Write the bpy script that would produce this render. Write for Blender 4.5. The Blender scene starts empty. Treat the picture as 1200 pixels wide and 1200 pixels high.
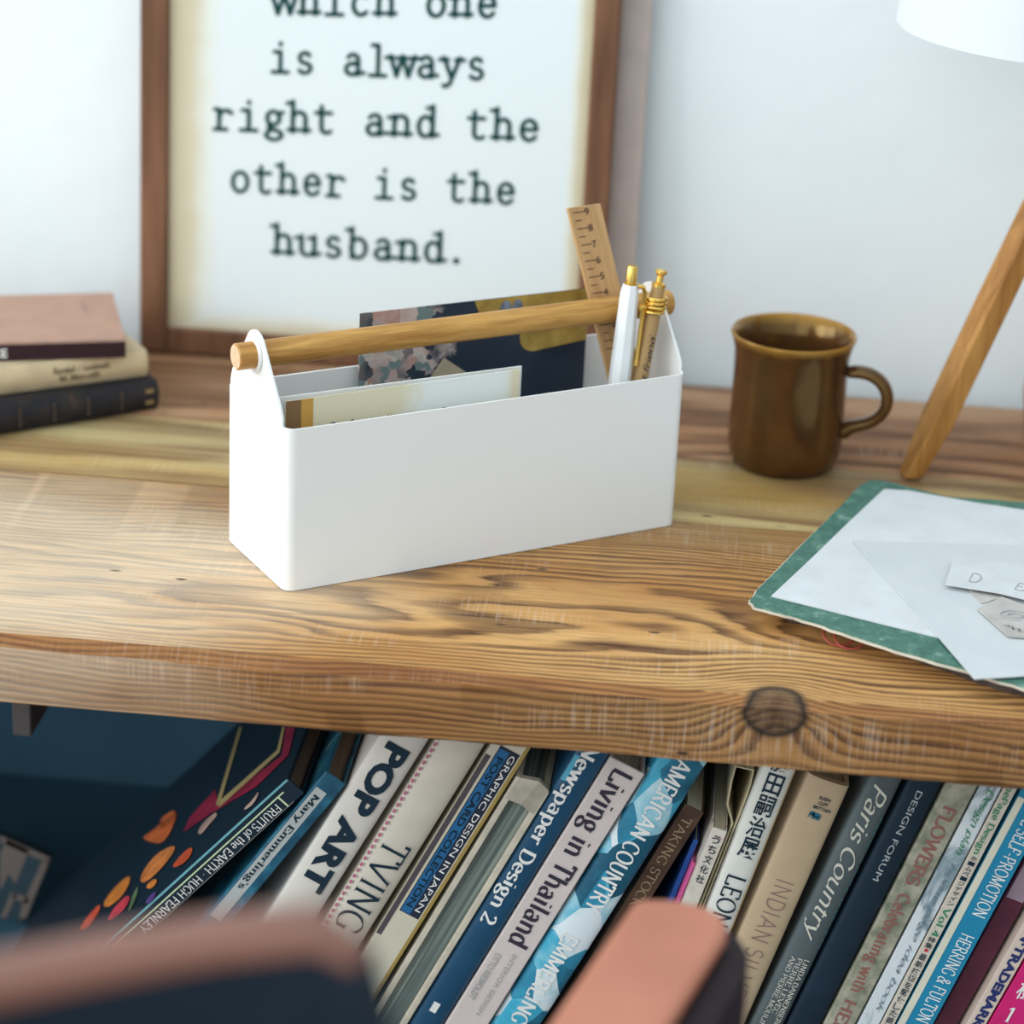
import bpy, bmesh, math, random
from mathutils import Vector, Matrix, Euler
random.seed(7)
PI = math.pi
scene = bpy.context.scene
COL = scene.collection

# ------------------------------------------------------------------ camera
CAM = Vector((0.06787, -1.21772, 0.59338)); YAW, PITCH, ROLL, FPX = -0.0796121, 0.3875526, 0.0477409, 3000.0
FWD = Vector((math.sin(YAW)*math.cos(PITCH), math.cos(YAW)*math.cos(PITCH), -math.sin(PITCH)))
_r = Vector((math.cos(YAW), -math.sin(YAW), 0)); _u = _r.cross(FWD)
RGT = _r*math.cos(ROLL) + _u*math.sin(ROLL); UPV = -_r*math.sin(ROLL) + _u*math.cos(ROLL)
cam = bpy.data.cameras.new('camera'); camo = bpy.data.objects.new('camera', cam); COL.objects.link(camo)
m = Matrix((RGT, UPV, -FWD)).transposed().to_4x4(); m.translation = CAM; camo.matrix_world = m
cam.sensor_width = 36.0; cam.lens = 36.0*FPX/1200.0; cam.clip_start = 0.05
cam.dof.use_dof = True; cam.dof.focus_distance = 1.45; cam.dof.aperture_fstop = 4.4
scene.camera = camo

# ------------------------------------------------------------------ world, daylight, exposure
scene.view_settings.view_transform = 'Standard'
scene.view_settings.look = 'None'
scene.view_settings.gamma = 1.0
scene.view_settings.use_curve_mapping = False
scene.view_settings.exposure = 0.0
w = bpy.data.worlds.new('world'); scene.world = w; w.use_nodes = True
w.node_tree.nodes['Background'].inputs[0].default_value = (0.82, 0.94, 1.0, 1)
wt = w.node_tree; bg = wt.nodes['Background']
_tc = wt.nodes.new('ShaderNodeTexCoord'); _d = wt.nodes.new('ShaderNodeVectorMath'); _d.operation = 'DOT_PRODUCT'
_d.inputs[1].default_value = Vector((-0.75, -0.10, 0.65)).normalized(); wt.links.new(_tc.outputs['Generated'], _d.inputs[0])
_m = wt.nodes.new('ShaderNodeMath'); _m.operation = 'MULTIPLY_ADD'; wt.links.new(_d.outputs['Value'], _m.inputs[0])
_m.inputs[1].default_value = 0.72; _m.inputs[2].default_value = 1.08       # room light: dim on the far side, bright towards the windows
wt.links.new(_m.outputs[0], bg.inputs[1])


def area(name, loc, target, sx, sy, power, col):
    l = bpy.data.lights.new(name, 'AREA'); l.shape = 'RECTANGLE'; l.size = sx; l.size_y = sy
    l.energy = power; l.color = col
    o = bpy.data.objects.new(name, l); COL.objects.link(o); o.location = loc
    o.rotation_euler = (Vector(target)-Vector(loc)).to_track_quat('-Z', 'Y').to_euler()
    return o


area('window_daylight', (-4.1, -2.2, 1.6), (0.1, 0.25, 0.05), 2.2, 2.0, 74, (1.0, 0.97, 0.93))
area('front_fill_light', (-0.9, -2.3, 1.0), (0.1, 0.1, -0.15), 1.4, 1.4, 7, (1.0, 0.97, 0.93))  # fill lamp added behind the camera to brighten the book spines

area('side_window_daylight', (-2.1, 0.12, 0.62), (0.2, 0.30, 0.08), 0.8, 1.0, 9, (1.0, 0.96, 0.90))


# ------------------------------------------------------------------ pixel -> point on a real plane
def ray(px, py): return FWD + RGT*((px-600)/FPX) - UPV*((py-600)/FPX)
def hit(px, py, o, n):
    d = ray(px, py); return CAM + d*((Vector(o)-CAM).dot(n)/d.dot(n))
def on_z(px, py, z): return hit(px, py, (0, 0, z), Vector((0, 0, 1)))
def on_y(px, py, y): return hit(px, py, (0, y, 0), Vector((0, 1, 0)))


# ------------------------------------------------------------------ materials
class NT:
    def __init__(s, name):
        s.m = bpy.data.materials.new(name); s.m.use_nodes = True
        s.t = s.m.node_tree; s.b = s.t.nodes['Principled BSDF']
    def n(s, kind, **kw):
        nd = s.t.nodes.new('ShaderNode'+kind)
        for k, v in kw.items(): setattr(nd, k, v)
        return nd
    def put(s, sock, v):
        if hasattr(v, 'is_output') or isinstance(v, bpy.types.NodeSocket): s.t.links.new(v, sock)
        else: sock.default_value = v
    def math(s, op, a, b=0.0, c=0.0, clamp=False):
        nd = s.n('Math', operation=op, use_clamp=clamp)
        s.put(nd.inputs[0], a); s.put(nd.inputs[1], b)
        if op in ('MULTIPLY_ADD', 'SMOOTHSTEP'): s.put(nd.inputs[2], c)
        return nd.outputs[0]
    def coords(s): return s.n('TexCoord').outputs['Object']
    def sep(s, v):
        nd = s.n('SeparateXYZ'); s.put(nd.inputs[0], v); return nd.outputs
    def scale(s, v, sc, loc=(0, 0, 0)):
        nd = s.n('Mapping'); s.put(nd.inputs[0], v); nd.inputs['Scale'].default_value = sc; nd.inputs['Location'].default_value = loc
        return nd.outputs[0]
    def noise(s, v, sc, detail=3, rough=0.5, dist=0.0):
        nd = s.n('TexNoise'); s.put(nd.inputs['Vector'], v); nd.inputs['Scale'].default_value = sc
        nd.inputs['Detail'].default_value = detail; nd.inputs['Roughness'].default_value = rough; nd.inputs['Distortion'].default_value = dist
        return nd.outputs[0]
    def ramp(s, f, stops, interp='LINEAR'):
        nd = s.n('ValToRGB'); s.put(nd.inputs[0], f); cr = nd.color_ramp; cr.interpolation = interp
        while len(cr.elements) < len(stops): cr.elements.new(0.5)
        for e, (p, c) in zip(cr.elements, stops):
            e.position = p; e.color = (c[0], c[1], c[2], 1) if hasattr(c, '__len__') else (c, c, c, 1)
        return nd.outputs[0]
    def mix(s, f, a, b, mode='MIX'):
        nd = s.n('Mix', data_type='RGBA', blend_type=mode)
        s.put(nd.inputs[0], f)
        for i, v in ((6, a), (7, b)):
            if isinstance(v, (tuple, list)): v = (v[0], v[1], v[2], 1)
            s.put(nd.inputs[i], v)
        return nd.outputs[2]
    def bump(s, h, strength, dist):
        nd = s.n('Bump'); s.put(nd.inputs['Height'], h); nd.inputs['Strength'].default_value = strength; nd.inputs['Distance'].default_value = dist
        s.t.links.new(nd.outputs[0], s.b.inputs['Normal'])
    def base(s, c, rough=0.5, metal=0.0, spec=0.5):
        if isinstance(c, (tuple, list)): c = (c[0], c[1], c[2], 1)
        s.put(s.b.inputs['Base Color'], c); s.put(s.b.inputs['Roughness'], rough)
        s.b.inputs['Metallic'].default_value = metal; s.b.inputs['Specular IOR Level'].default_value = spec
        return s.m


def srgb(r, g, b):
    f = lambda v: (v/255/12.92) if v <= 10 else ((v/255+0.055)/1.055)**2.4
    return (f(r), f(g), f(b))


_plain = {}
def mat(name, c, rough=0.5, metal=0.0, spec=0.5, var=0.06, sc=60.0):
    """a near-plain colour with a little mottling"""
    if name in _plain: return _plain[name]
    t = NT(name); co = t.coords(); n = t.noise(co, sc, 4)
    lo = tuple(max(0, x*(1-var)) for x in c); hi = tuple(min(1, x*(1+var)) for x in c)
    m_ = t.base(t.ramp(n, [(0.3, lo), (0.7, hi)]), rough, metal, spec); _plain[name] = m_
    return m_


def cloth_like(name, stops, sc, rough=0.6, stretch=(1, 1, 1), detail=4, dist=0.0, spec=0.4, interp='LINEAR'):
    t = NT(name); n = t.noise(t.scale(t.coords(), stretch), sc, detail, 0.6, dist)
    return t.base(t.ramp(n, stops, interp), rough, 0, spec)


def patch_cells(name, stops, sc, rough=0.45, stretch=(1, 1, 1)):
    t = NT(name); v = t.n('TexVoronoi'); t.put(v.inputs['Vector'], t.scale(t.coords(), stretch)); v.inputs['Scale'].default_value = sc
    n = t.noise(t.coords(), sc*1.3, 3)
    s = t.sep(v.outputs['Color'])
    f = t.math('ADD', t.math('MULTIPLY', s[0], 0.65), t.math('MULTIPLY', n, 0.35))
    return t.base(t.ramp(f, stops), rough, 0, 0.4)


INK = mat('navy_ink', (0.013, 0.030, 0.048), 0.6, spec=0.12)
GREENINK = mat('green_black_ink', (0.006, 0.052, 0.050), 0.6, spec=0.12)
WHITEINK = mat('white_ink', (0.80, 0.80, 0.78), 0.5)
PAGE = cloth_like('page_edges', [(0.3, (0.40, 0.34, 0.24)), (0.7, (0.62, 0.55, 0.42))], 8, 0.8, (60, 2, 2))


def wood_small(name, lo, hi, axis='x', fine=300, rough=0.45):
    t = NT(name); co = t.coords()
    st = {'x': (4, 1, 1), 'y': (1, 4, 1), 'z': (1, 1, 4)}[axis]
    inv = tuple(1.0/(v**1.7) for v in st)
    n = t.noise(t.scale(co, inv), fine, 4, 0.6, 0.6); n2 = t.noise(t.scale(co, inv), fine*0.25, 2, 0.5, 1.5)
    f = t.math('ADD', t.math('MULTIPLY', n, 0.5), t.math('MULTIPLY', n2, 0.5))
    c = t.ramp(f, [(0.36, lo), (0.5, tuple((a+b)/2 for a, b in zip(lo, hi))), (0.62, hi)])
    t.bump(n, 0.15, 0.0005)
    return t.base(c, rough, 0, 0.25)


# ------------------------------------------------------------------ mesh helpers
class MB:
    def __init__(s): s.v = []; s.f = []; s.mi = []
    def add(s, vs, fs, mi=0):
        k = len(s.v); s.v += [tuple(p) for p in vs]
        for f in fs: s.f.append(tuple(i+k for i in f)); s.mi.append(mi)
        return s
    def box(s, lo, hi, mi=0, M=None):
        (a, b, c), (d, e, f) = lo, hi
        p = [Vector(q) for q in ((a, b, c), (d, b, c), (d, e, c), (a, e, c), (a, b, f), (d, b, f), (d, e, f), (a, e, f))]
        if M is not None: p = [M @ q for q in p]
        return s.add(p, [(0, 3, 2, 1), (4, 5, 6, 7), (0, 1, 5, 4), (1, 2, 6, 5), (2, 3, 7, 6), (3, 0, 4, 7)], mi)
    def prism(s, poly, ext, mi=0):
        """poly: 3d points, ext: vector"""
        n = len(poly); e = Vector(ext); a = [Vector(p) for p in poly]
        return s.add(a+[p+e for p in a], [tuple(range(n))[::-1], tuple(range(n, 2*n))]+[(i, (i+1) % n, (i+1) % n+n, i+n) for i in range(n)], mi)
    def rings(s, rings, closed_ring=True, cap=True, mi=0):
        n = len(rings[0]); vs = [p for r in rings for p in r]; fs = []
        for k in range(len(rings)-1):
            for i in range(n if closed_ring else n-1):
                j = (i+1) % n; fs.append((k*n+i, k*n+j, (k+1)*n+j, (k+1)*n+i))
        if cap: fs += [tuple(range(n))[::-1], tuple(range((len(rings)-1)*n, len(rings)*n))]
        return s.add(vs, fs, mi)
    def tube(s, pts, rad, seg=12, cap=True, mi=0):
        pts = [Vector(p) for p in pts]; rad = rad if hasattr(rad, '__len__') else [rad]*len(pts); rs = []; nrm = None
        for i, p in enumerate(pts):
            d = (pts[min(i+1, len(pts)-1)]-pts[max(i-1, 0)]).normalized()
            if nrm is None: nrm = d.orthogonal().normalized()
            nrm = (nrm-d*nrm.dot(d)).normalized(); bi = d.cross(nrm)
            rs.append([p+(nrm*math.cos(2*PI*k/seg)+bi*math.sin(2*PI*k/seg))*rad[i] for k in range(seg)])
        return s.rings(rs, True, cap, mi)
    def lathe(s, prof, seg=48, c=(0, 0, 0), mi=0, cap=True):
        return s.rings([[(c[0]+r*math.cos(2*PI*k/seg), c[1]+r*math.sin(2*PI*k/seg), c[2]+z) for k in range(seg)] for r, z in prof], True, cap, mi)
    def build(s, name, mats, parent=None, smooth=False, bevel=0.0, bseg=2, angle=40):
        me = bpy.data.meshes.new(name); me.from_pydata(s.v, [], s.f)
        mats = mats if isinstance(mats, (list, tuple)) else [mats]
        for q in mats: me.materials.append(q)
        for p, i in zip(me.polygons, s.mi): p.material_index = i
        bm = bmesh.new(); bm.from_mesh(me)
        bmesh.ops.recalc_face_normals(bm, faces=bm.faces); bm.to_mesh(me); bm.free()
        if smooth:
            for p in me.polygons: p.use_smooth = True
            me.set_sharp_from_angle(angle=math.radians(angle))
        o = bpy.data.objects.new(name, me); COL.objects.link(o)
        if parent is not None: o.parent = parent
        if bevel:
            b = o.modifiers.new('bevel', 'BEVEL'); b.width = bevel; b.segments = bseg; b.limit_method = 'ANGLE'; b.angle_limit = math.radians(35)
            for p in me.polygons: p.use_smooth = True
            b.harden_normals = True
        return o


def tag(o, label=None, cat=None, group=None, kind=None):
    for k, v in (('label', label), ('category', cat), ('group', group), ('kind', kind)):
        if v: o[k] = v
    return o


def thing(name, label, cat, M=None, group=None):
    o = bpy.data.objects.new(name, None); COL.objects.link(o); o.empty_display_size = 0.02
    if M is not None: o.matrix_world = M
    return tag(o, label, cat, group)


def frame_matrix(o, x, y, z):
    M = Matrix((Vector(x), Vector(y), Vector(z))).transposed().to_4x4(); M.translation = Vector(o); return M


# ------------------------------------------------------------------ lettering
def Ln(*a): return [(a[i], a[i+1]) for i in range(0, len(a), 2)]
def Ar(cx, cy, rx, ry, a0, a1, n=14):
    return [(cx+rx*math.cos(math.radians(a0+(a1-a0)*i/n)), cy+ry*math.sin(math.radians(a0+(a1-a0)*i/n))) for i in range(n+1)]


X = 0.47
GL = {   # width, strokes, serif points (x, y)
 'A': (.70, [Ln(.06, 0, .35, .7), Ln(.35, .7, .64, 0), Ln(.17, .24, .53, .24)], [(.06, 0), (.64, 0)]),
 'B': (.58, [Ln(.13, 0, .13, .7), Ln(.13, .7, .3, .7)+Ar(.3, .535, .16, .165, 90, -90)+Ln(.13, .37), Ln(.13, .37, .32, .37)+Ar(.32, .185, .19, .185, 90, -90)+Ln(.13, 0)], [(.11, 0), (.11, .7)]),
 'C': (.66, [Ar(.36, .35, .29, .35, 42, 318, 24)], [(.575, .56, 'v')]),
 'D': (.68, [Ln(.13, 0, .13, .7), Ln(.13, .7, .3, .7)+Ar(.3, .35, .3, .35, 90, -90, 20)+Ln(.13, 0)], [(.11, 0), (.11, .7)]),
 'E': (.58, [Ln(.13, 0, .13, .7), Ln(.13, .7, .5, .7, .5, .58), Ln(.13, .37, .4, .37), Ln(.13, 0, .52, 0, .52, .13)], [(.11, 0), (.11, .7), (.4, .37, 'v')]),
 'F': (.54, [Ln(.13, 0, .13, .7), Ln(.13, .7, .49, .7, .49, .58), Ln(.13, .37, .38, .37)], [(.13, 0), (.11, .7), (.38, .37, 'v')]),
 'G': (.70, [Ar(.37, .35, .30, .35, 45, 300, 24)+Ln(.58, .06, .58, .3)], [(.58, .3), (.59, .56, 'v')]),
 'H': (.72, [Ln(.13, 0, .13, .7), Ln(.59, 0, .59, .7), Ln(.13, .36, .59, .36)], [(.13, 0), (.13, .7), (.59, 0), (.59, .7)]),
 'I': (.32, [Ln(.16, 0, .16, .7)], [(.16, 0), (.16, .7)]),
 'J': (.40, [Ln(.24, .7, .24, .1)+Ar(.12, .1, .12, .16, 0, -110)], [(.24, .7)]),
 'K': (.66, [Ln(.13, 0, .13, .7), Ln(.55, .7, .14, .3), Ln(.25, .4, .6, 0)], [(.13, 0), (.13, .7), (.55, .7), (.6, 0)]),
 'L': (.56, [Ln(.13, .7, .13, 0), Ln(.13, 0, .52, 0, .52, .15)], [(.11, 0), (.13, .7)]),
 'M': (.84, [Ln(.12, 0, .14, .7), Ln(.14, .7, .42, .05), Ln(.42, .05, .70, .7), Ln(.70, .7, .72, 0)], [(.12, 0), (.12, .7), (.72, 0), (.72, .7)]),
 'N': (.72, [Ln(.13, 0, .13, .7), Ln(.13, .7, .59, 0), Ln(.59, 0, .59, .7)], [(.13, 0), (.11, .7), (.59, .7)]),
 'O': (.72, [Ar(.36, .35, .3, .35, 0, 360, 30)], []),
 'P': (.57, [Ln(.13, 0, .13, .7), Ln(.13, .7, .32, .7)+Ar(.32, .51, .19, .19, 90, -90)+Ln(.13, .32)], [(.13, 0), (.11, .7)]),
 'R': (.64, [Ln(.13, 0, .13, .7), Ln(.13, .7, .32, .7)+Ar(.32, .52, .18, .18, 90, -90)+Ln(.13, .34), Ln(.3, .34, .58, 0)], [(.13, 0), (.11, .7), (.58, 0)]),
 'S': (.52, [Ar(.26, .52, .18, .18, 30, 250, 14)+Ar(.26, .185, .2, .185, 78, -150, 16)], [(.43, .6, 'v'), (.07, .1, 'v')]),
 'T': (.62, [Ln(.31, 0, .31, .7), Ln(.05, .57, .05, .7, .57, .7, .57, .57)], [(.31, 0)]),
 'U': (.70, [Ln(.13, .7, .13, .22)+Ar(.35, .22, .22, .22, 180, 360, 16)+Ln(.57, .7)], [(.13, .7), (.57, .7)]),
 'V': (.68, [Ln(.06, .7, .34, 0), Ln(.34, 0, .62, .7)], [(.06, .7), (.62, .7)]),
 'W': (.95, [Ln(.06, .7, .27, 0), Ln(.27, 0, .48, .7), Ln(.48, .7, .68, 0), Ln(.68, 0, .89, .7)], [(.06, .7), (.48, .7), (.89, .7)]),
 'Y': (.64, [Ln(.06, .7, .32, .33), Ln(.58, .7, .32, .33), Ln(.32, .33, .32, 0)], [(.06, .7), (.58, .7), (.32, 0)]),
 'a': (.50, [Ln(.37, 0, .37, .32)+Ar(.23, .32, .14, .15, 0, 150, 10), Ar(.22, .13, .16, .13, 60, 330, 16)+Ln(.37, .12), Ln(.22, .265, .37, .27)], [(.41, 0)]),
 'b': (.54, [Ln(.11, .72, .11, 0), Ar(.27, .235, .18, .235, 0, 360, 22)], [(.08, .72, 'l')]),
 'c': (.46, [Ar(.26, .235, .19, .235, 50, 315, 18)], []),
 'd': (.54, [Ln(.42, .72, .42, 0), Ar(.25, .235, .17, .235, 0, 360, 22)], [(.39, .72, 'l'), (.45, 0, 'r')]),
 'e': (.48, [Ln(.07, .25, .42, .25)+Ar(.245, .25, .175, .22, 0, 180, 14)+Ar(.255, .235, .185, .235, 180, 322, 12)], []),
 'f': (.32, [Ln(.13, 0, .13, .56)+Ar(.24, .56, .11, .16, 180, 40, 10), Ln(.04, X, .27, X)], [(.13, 0)]),
 'g': (.50, [Ar(.23, .31, .15, .16, 0, 360, 20), Ln(.33, .42, .47, .45), Ln(.15, .17, .12, .08, .2, .04)+Ln(.32, .02)+Ar(.25, -.09, .19, .11, 60, -240, 20)], []),
 'h': (.56, [Ln(.12, 0, .12, .72), Ln(.12, .33)+Ar(.28, .31, .15, .16, 150, 0, 12)+Ln(.43, 0)], [(.12, 0), (.09, .72, 'l'), (.43, 0)]),
 'i': (.28, [Ln(.14, 0, .14, X), Ln(.14, .62, .14, .67)], [(.14, 0), (.11, X, 'l')]),
 'k': (.54, [Ln(.12, 0, .12, .72), Ln(.42, X, .13, .2), Ln(.22, .28, .46, 0)], [(.12, 0), (.09, .72, 'l'), (.46, 0), (.42, X)]),
 'l': (.28, [Ln(.14, 0, .14, .72)], [(.14, 0), (.11, .72, 'l')]),
 'm': (.84, [Ln(.12, 0, .12, X), Ln(.12, .33)+Ar(.27, .32, .14, .15, 150, 0, 10)+Ln(.41, 0), Ln(.41, .33)+Ar(.56, .32, .14, .15, 150, 0, 10)+Ln(.70, 0)], [(.12, 0), (.09, X, 'l'), (.41, 0), (.70, 0)]),
 'n': (.56, [Ln(.12, 0, .12, X), Ln(.12, .33)+Ar(.28, .31, .15, .16, 150, 0, 12)+Ln(.43, 0)], [(.12, 0), (.09, X, 'l'), (.43, 0)]),
 'o': (.52, [Ar(.26, .235, .19, .235, 0, 360, 24)], []),
 'p': (.54, [Ln(.12, -.2, .12, X), Ar(.28, .235, .18, .235, 0, 360, 22)], [(.12, -.2), (.09, X, 'l')]),
 'r': (.40, [Ln(.12, 0, .12, X), Ln(.12, .3)+Ar(.26, .3, .13, .17, 170, 50, 10)], [(.12, 0), (.09, X, 'l')]),
 's': (.40, [Ar(.2, .35, .13, .12, 30, 255, 12)+Ar(.2, .115, .15, .115, 80, -150, 14)], []),
 't': (.32, [Ln(.13, .6, .13, .12)+Ar(.22, .12, .09, .12, 180, 310, 8), Ln(.03, X, .27, X)], []),
 'u': (.56, [Ln(.11, X, .11, .15)+Ar(.26, .15, .15, .15, 180, 330, 10), Ln(.43, X, .43, 0)], [(.08, X, 'l'), (.40, X, 'l'), (.46, 0, 'r')]),
 'v': (.52, [Ln(.06, X, .26, 0), Ln(.26, 0, .46, X)], [(.06, X), (.46, X)]),
 'j': (.28, [Ln(.14, X, .14, -.1)+Ar(.05, -.1, .09, .1, 0, -110, 8), Ln(.14, .62, .14, .67)], []),
 'z': (.46, [Ln(.06, X, .4, X), Ln(.4, X, .06, 0), Ln(.06, 0, .42, 0)], []),
 'w': (.74, [Ln(.06, X, .22, 0), Ln(.22, 0, .37, X), Ln(.37, X, .52, 0), Ln(.52, 0, .68, X)], [(.06, X), (.37, X), (.68, X)]),
 'x': (.50, [Ln(.06, X, .44, 0), Ln(.44, X, .06, 0)], [(.06, X), (.44, 0), (.44, X), (.06, 0)]),
 'y': (.52, [Ln(.06, X, .26, 0), Ln(.46, X, .22, -.14, .12, -.2, .06, -.17)], [(.06, X), (.46, X)]),
 '2': (.48, [Ar(.23, .5, .17, .2, 160, -20, 14)+Ln(.06, 0, .42, 0, .43, .1)], []),
 '1': (.36, [Ln(.06, .58, .2, .7, .2, 0)], [(.2, 0)]),
 '4': (.5, [Ln(.36, 0, .36, .7, .06, .22, .46, .22)], [(.36, 0)]),
 '.': (.24, [Ln(.12, .03, .12, .07)], []),
 ',': (.24, [Ln(.12, .05, .08, -.1)], []),
 "'": (.2, [Ln(.1, .7, .08, .55)], []),
 '-': (.36, [Ln(.07, .25, .29, .25)], []),
 '&': (.72, [Ln(.62, 0, .2, .5)+Ar(.31, .56, .12, .14, 200, -30, 12)+Ln(.14, .3)+Ar(.25, .18, .2, .18, 130, 330, 14)+Ln(.6, .4)], []),
 ' ': (.28, [], []),
}
GL['\u00b7'] = (.3, [Ln(.15, .33, .15, .37)], [])
TYPE = {   # typewriter forms where they differ
 'i': (.56, [Ln(.28, 0, .28, X, .12, X), Ln(.28, .64, .28, .67), Ln(.08, 0, .48, 0)], []),
 'r': (.56, [Ln(.17, 0, .17, X, .06, X), Ln(.17, .27)+Ar(.34, .27, .17, .18, 170, 40, 10), Ln(.05, 0, .36, 0)], []),
 'l': (.56, [Ln(.28, 0, .28, .7, .12, .7), Ln(.08, 0, .48, 0)], []),
 't': (.56, [Ln(.2, .62, .2, .12)+Ar(.33, .12, .13, .12, 180, 320, 8), Ln(.06, X, .44, X)], []),
 '.': (.56, [Ar(.22, .05, .03, .03, 0, 360, 8)], []),
 ' ': (.56, [], []),
}


def glyph_faces(text, thick, thin, nib=18, serif=0.0, sth=0.03, mono=None, track=0.0, slant=0.0, table=None):
    """a list of convex polygons in glyph units, and the text width (cap height 0.7)"""
    polys = []; cx = 0.0
    for ch in text:
        gw, strokes, serifs = (table or {}).get(ch) or GL.get(ch) or GL[' ']
        off = cx if mono is None else cx+(mono-gw)/2
        for st in strokes:
            if len(st) < 2: continue
            for i in range(len(st)-1):
                (x0, y0), (x1, y1) = st[i], st[i+1]; dx, dy = x1-x0, y1-y0; l = math.hypot(dx, dy)
                if l < 1e-6: continue
                ang = math.atan2(dy, dx)-math.radians(nib); ww = thin+(thick-thin)*abs(math.sin(ang))
                nx, ny = -dy/l*ww/2, dx/l*ww/2
                polys.append([(x0+nx+off, y0+ny), (x1+nx+off, y1+ny), (x1-nx+off, y1-ny), (x0-nx+off, y0-ny)])
                if mono is not None or i < len(st)-2:
                    r = ww/2*(1.0 if mono is not None else 0.8)
                    for (qx, qy) in ((x0, y0), (x1, y1)) if mono is not None else ((x1, y1),):
                        polys.append([(qx+off+r*math.cos(k*PI/4), qy+r*math.sin(k*PI/4)) for k in range(8)])
        if serif:
            for sp in serifs:
                x, y = sp[0]+off, sp[1]; k = sp[2] if len(sp) > 2 else 'c'; h = sth/2
                if k == 'v': polys.append([(x-h, y-serif*.7), (x+h, y-serif*.7), (x+h, y+serif*.7), (x-h, y+serif*.7)]); continue
                a, b = {'c': (-serif, serif), 'l': (-serif, .02), 'r': (-.02, serif)}[k]
                yy = y+h if y < .1 and y > -.1 else y-h
                polys.append([(x+a, yy-h), (x+b, yy-h), (x+b, yy+h), (x+a, yy+h)])
        cx += (gw if mono is None else mono)+track
    if slant: polys = [[(x+slant*y, y) for x, y in p] for p in polys]
    return polys, cx-track


def sans_faces(text, bold=0.0):
    c = bpy.data.curves.new('letter_outline', 'FONT'); c.body = text; c.resolution_u = 3; c.offset = bold
    o = bpy.data.objects.new('letter_outline', c); COL.objects.link(o)
    dg = bpy.context.evaluated_depsgraph_get(); me = bpy.data.meshes.new_from_object(o.evaluated_get(dg), depsgraph=dg)
    polys = [[tuple(me.vertices[i].co[:2]) for i in p.vertices] for p in me.polygons]
    bpy.data.objects.remove(o); bpy.data.curves.remove(c); bpy.data.meshes.remove(me)
    xs = [q[0] for p in polys for q in p]; x0, x1 = min(xs), max(xs)
    return [[(x-x0, y) for x, y in p] for p in polys], x1-x0


STY = {
 'roman': dict(thick=.105, thin=.035, serif=.075, sth=.028),
 'roman_bold': dict(thick=.15, thin=.05, serif=.10, sth=.04),
 'roman_light': dict(thick=.085, thin=.025, serif=.08, sth=.022),
 'condensed': dict(thick=.15, thin=.045, serif=.07, sth=.03),
 'script': dict(thick=.10, thin=.035, nib=35, slant=.35, track=-.045),
 'type': dict(thick=.112, thin=.095, mono=.62, serif=.15, sth=.095, table=TYPE),
 'thinsans': dict(thick=.05, thin=.045, track=.03),
 'sansheavy': None, 'sans': None, 'sansbold': None}


def faces_for(text, style):
    if style == 'sansheavy': return sans_faces(text, .045)
    if style == 'sansmid': return sans_faces(text, .012)
    if style == 'sansbold': return sans_faces(text, .022)
    if style == 'sans': return sans_faces(text, 0)
    return glyph_faces(text, **STY[style])


def lettering(name, text, style, x0, x1, y0, y1, fn, m_, parent, bbox=False):
    """text mapped so that its advance runs x0..x1 and its cap height y0..y1; fn maps the pair to a local point"""
    polys, W = faces_for(text, style); cap = .7; base = 0.0
    if bbox:
        ys = [q[1] for p in polys for q in p]; base = min(ys); cap = max(ys)-base
    b = MB(); xm, ym, e = (x0+x1)/2, (y0+y1)/2, 1e-4*max(abs(y1-y0), 1e-3)
    sx, sy = (1 if x1 > x0 else -1), (1 if y1 > y0 else -1); o_ = Vector(fn(xm, ym))
    nrm = (Vector(fn(xm+e*sx, ym))-o_).cross(Vector(fn(xm, ym+e*sy))-o_).normalized()
    for i, p in enumerate(polys):                                  # strokes overlap: each a hair above the last
        lift = nrm*((i % 32)*5e-6)
        b.add([Vector(fn(x0+(x1-x0)*x/W, y0+(y1-y0)*(y-base)/cap))+lift for x, y in p], [tuple(range(len(p)))])
    return b.build(name, m_, parent)


# ================================================================== setting
t = NT('plaster_white'); co = t.coords(); n = t.noise(co, 5, 5, 0.6); n2 = t.noise(co, 60, 4)
t.bump(t.math('ADD', n, t.math('MULTIPLY', n2, 0.15)), 0.25, 0.01)
PLASTER = t.base(t.ramp(n, [(0.3, (0.79, 0.85, 0.88)), (0.7, (0.84, 0.89, 0.915))]), 0.85, 0, 0.2)
tag(MB().box((-2.4, 0.529, -0.76), (2.2, 0.63, 1.9)).build('wall_back', PLASTER), kind='structure')
t = NT('floor_boards'); co = t.coords(); n = t.noise(t.scale(co, (1, 8, 1)), 6, 4)
FLOOR = t.base(t.ramp(n, [(0.3, (0.12, 0.085, 0.06)), (0.7, (0.20, 0.145, 0.10))]), 0.6)
tag(MB().box((-2.4, -2.8, -0.80), (2.2, 0.63, -0.76)).build('floor', FLOOR), kind='structure')


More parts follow.
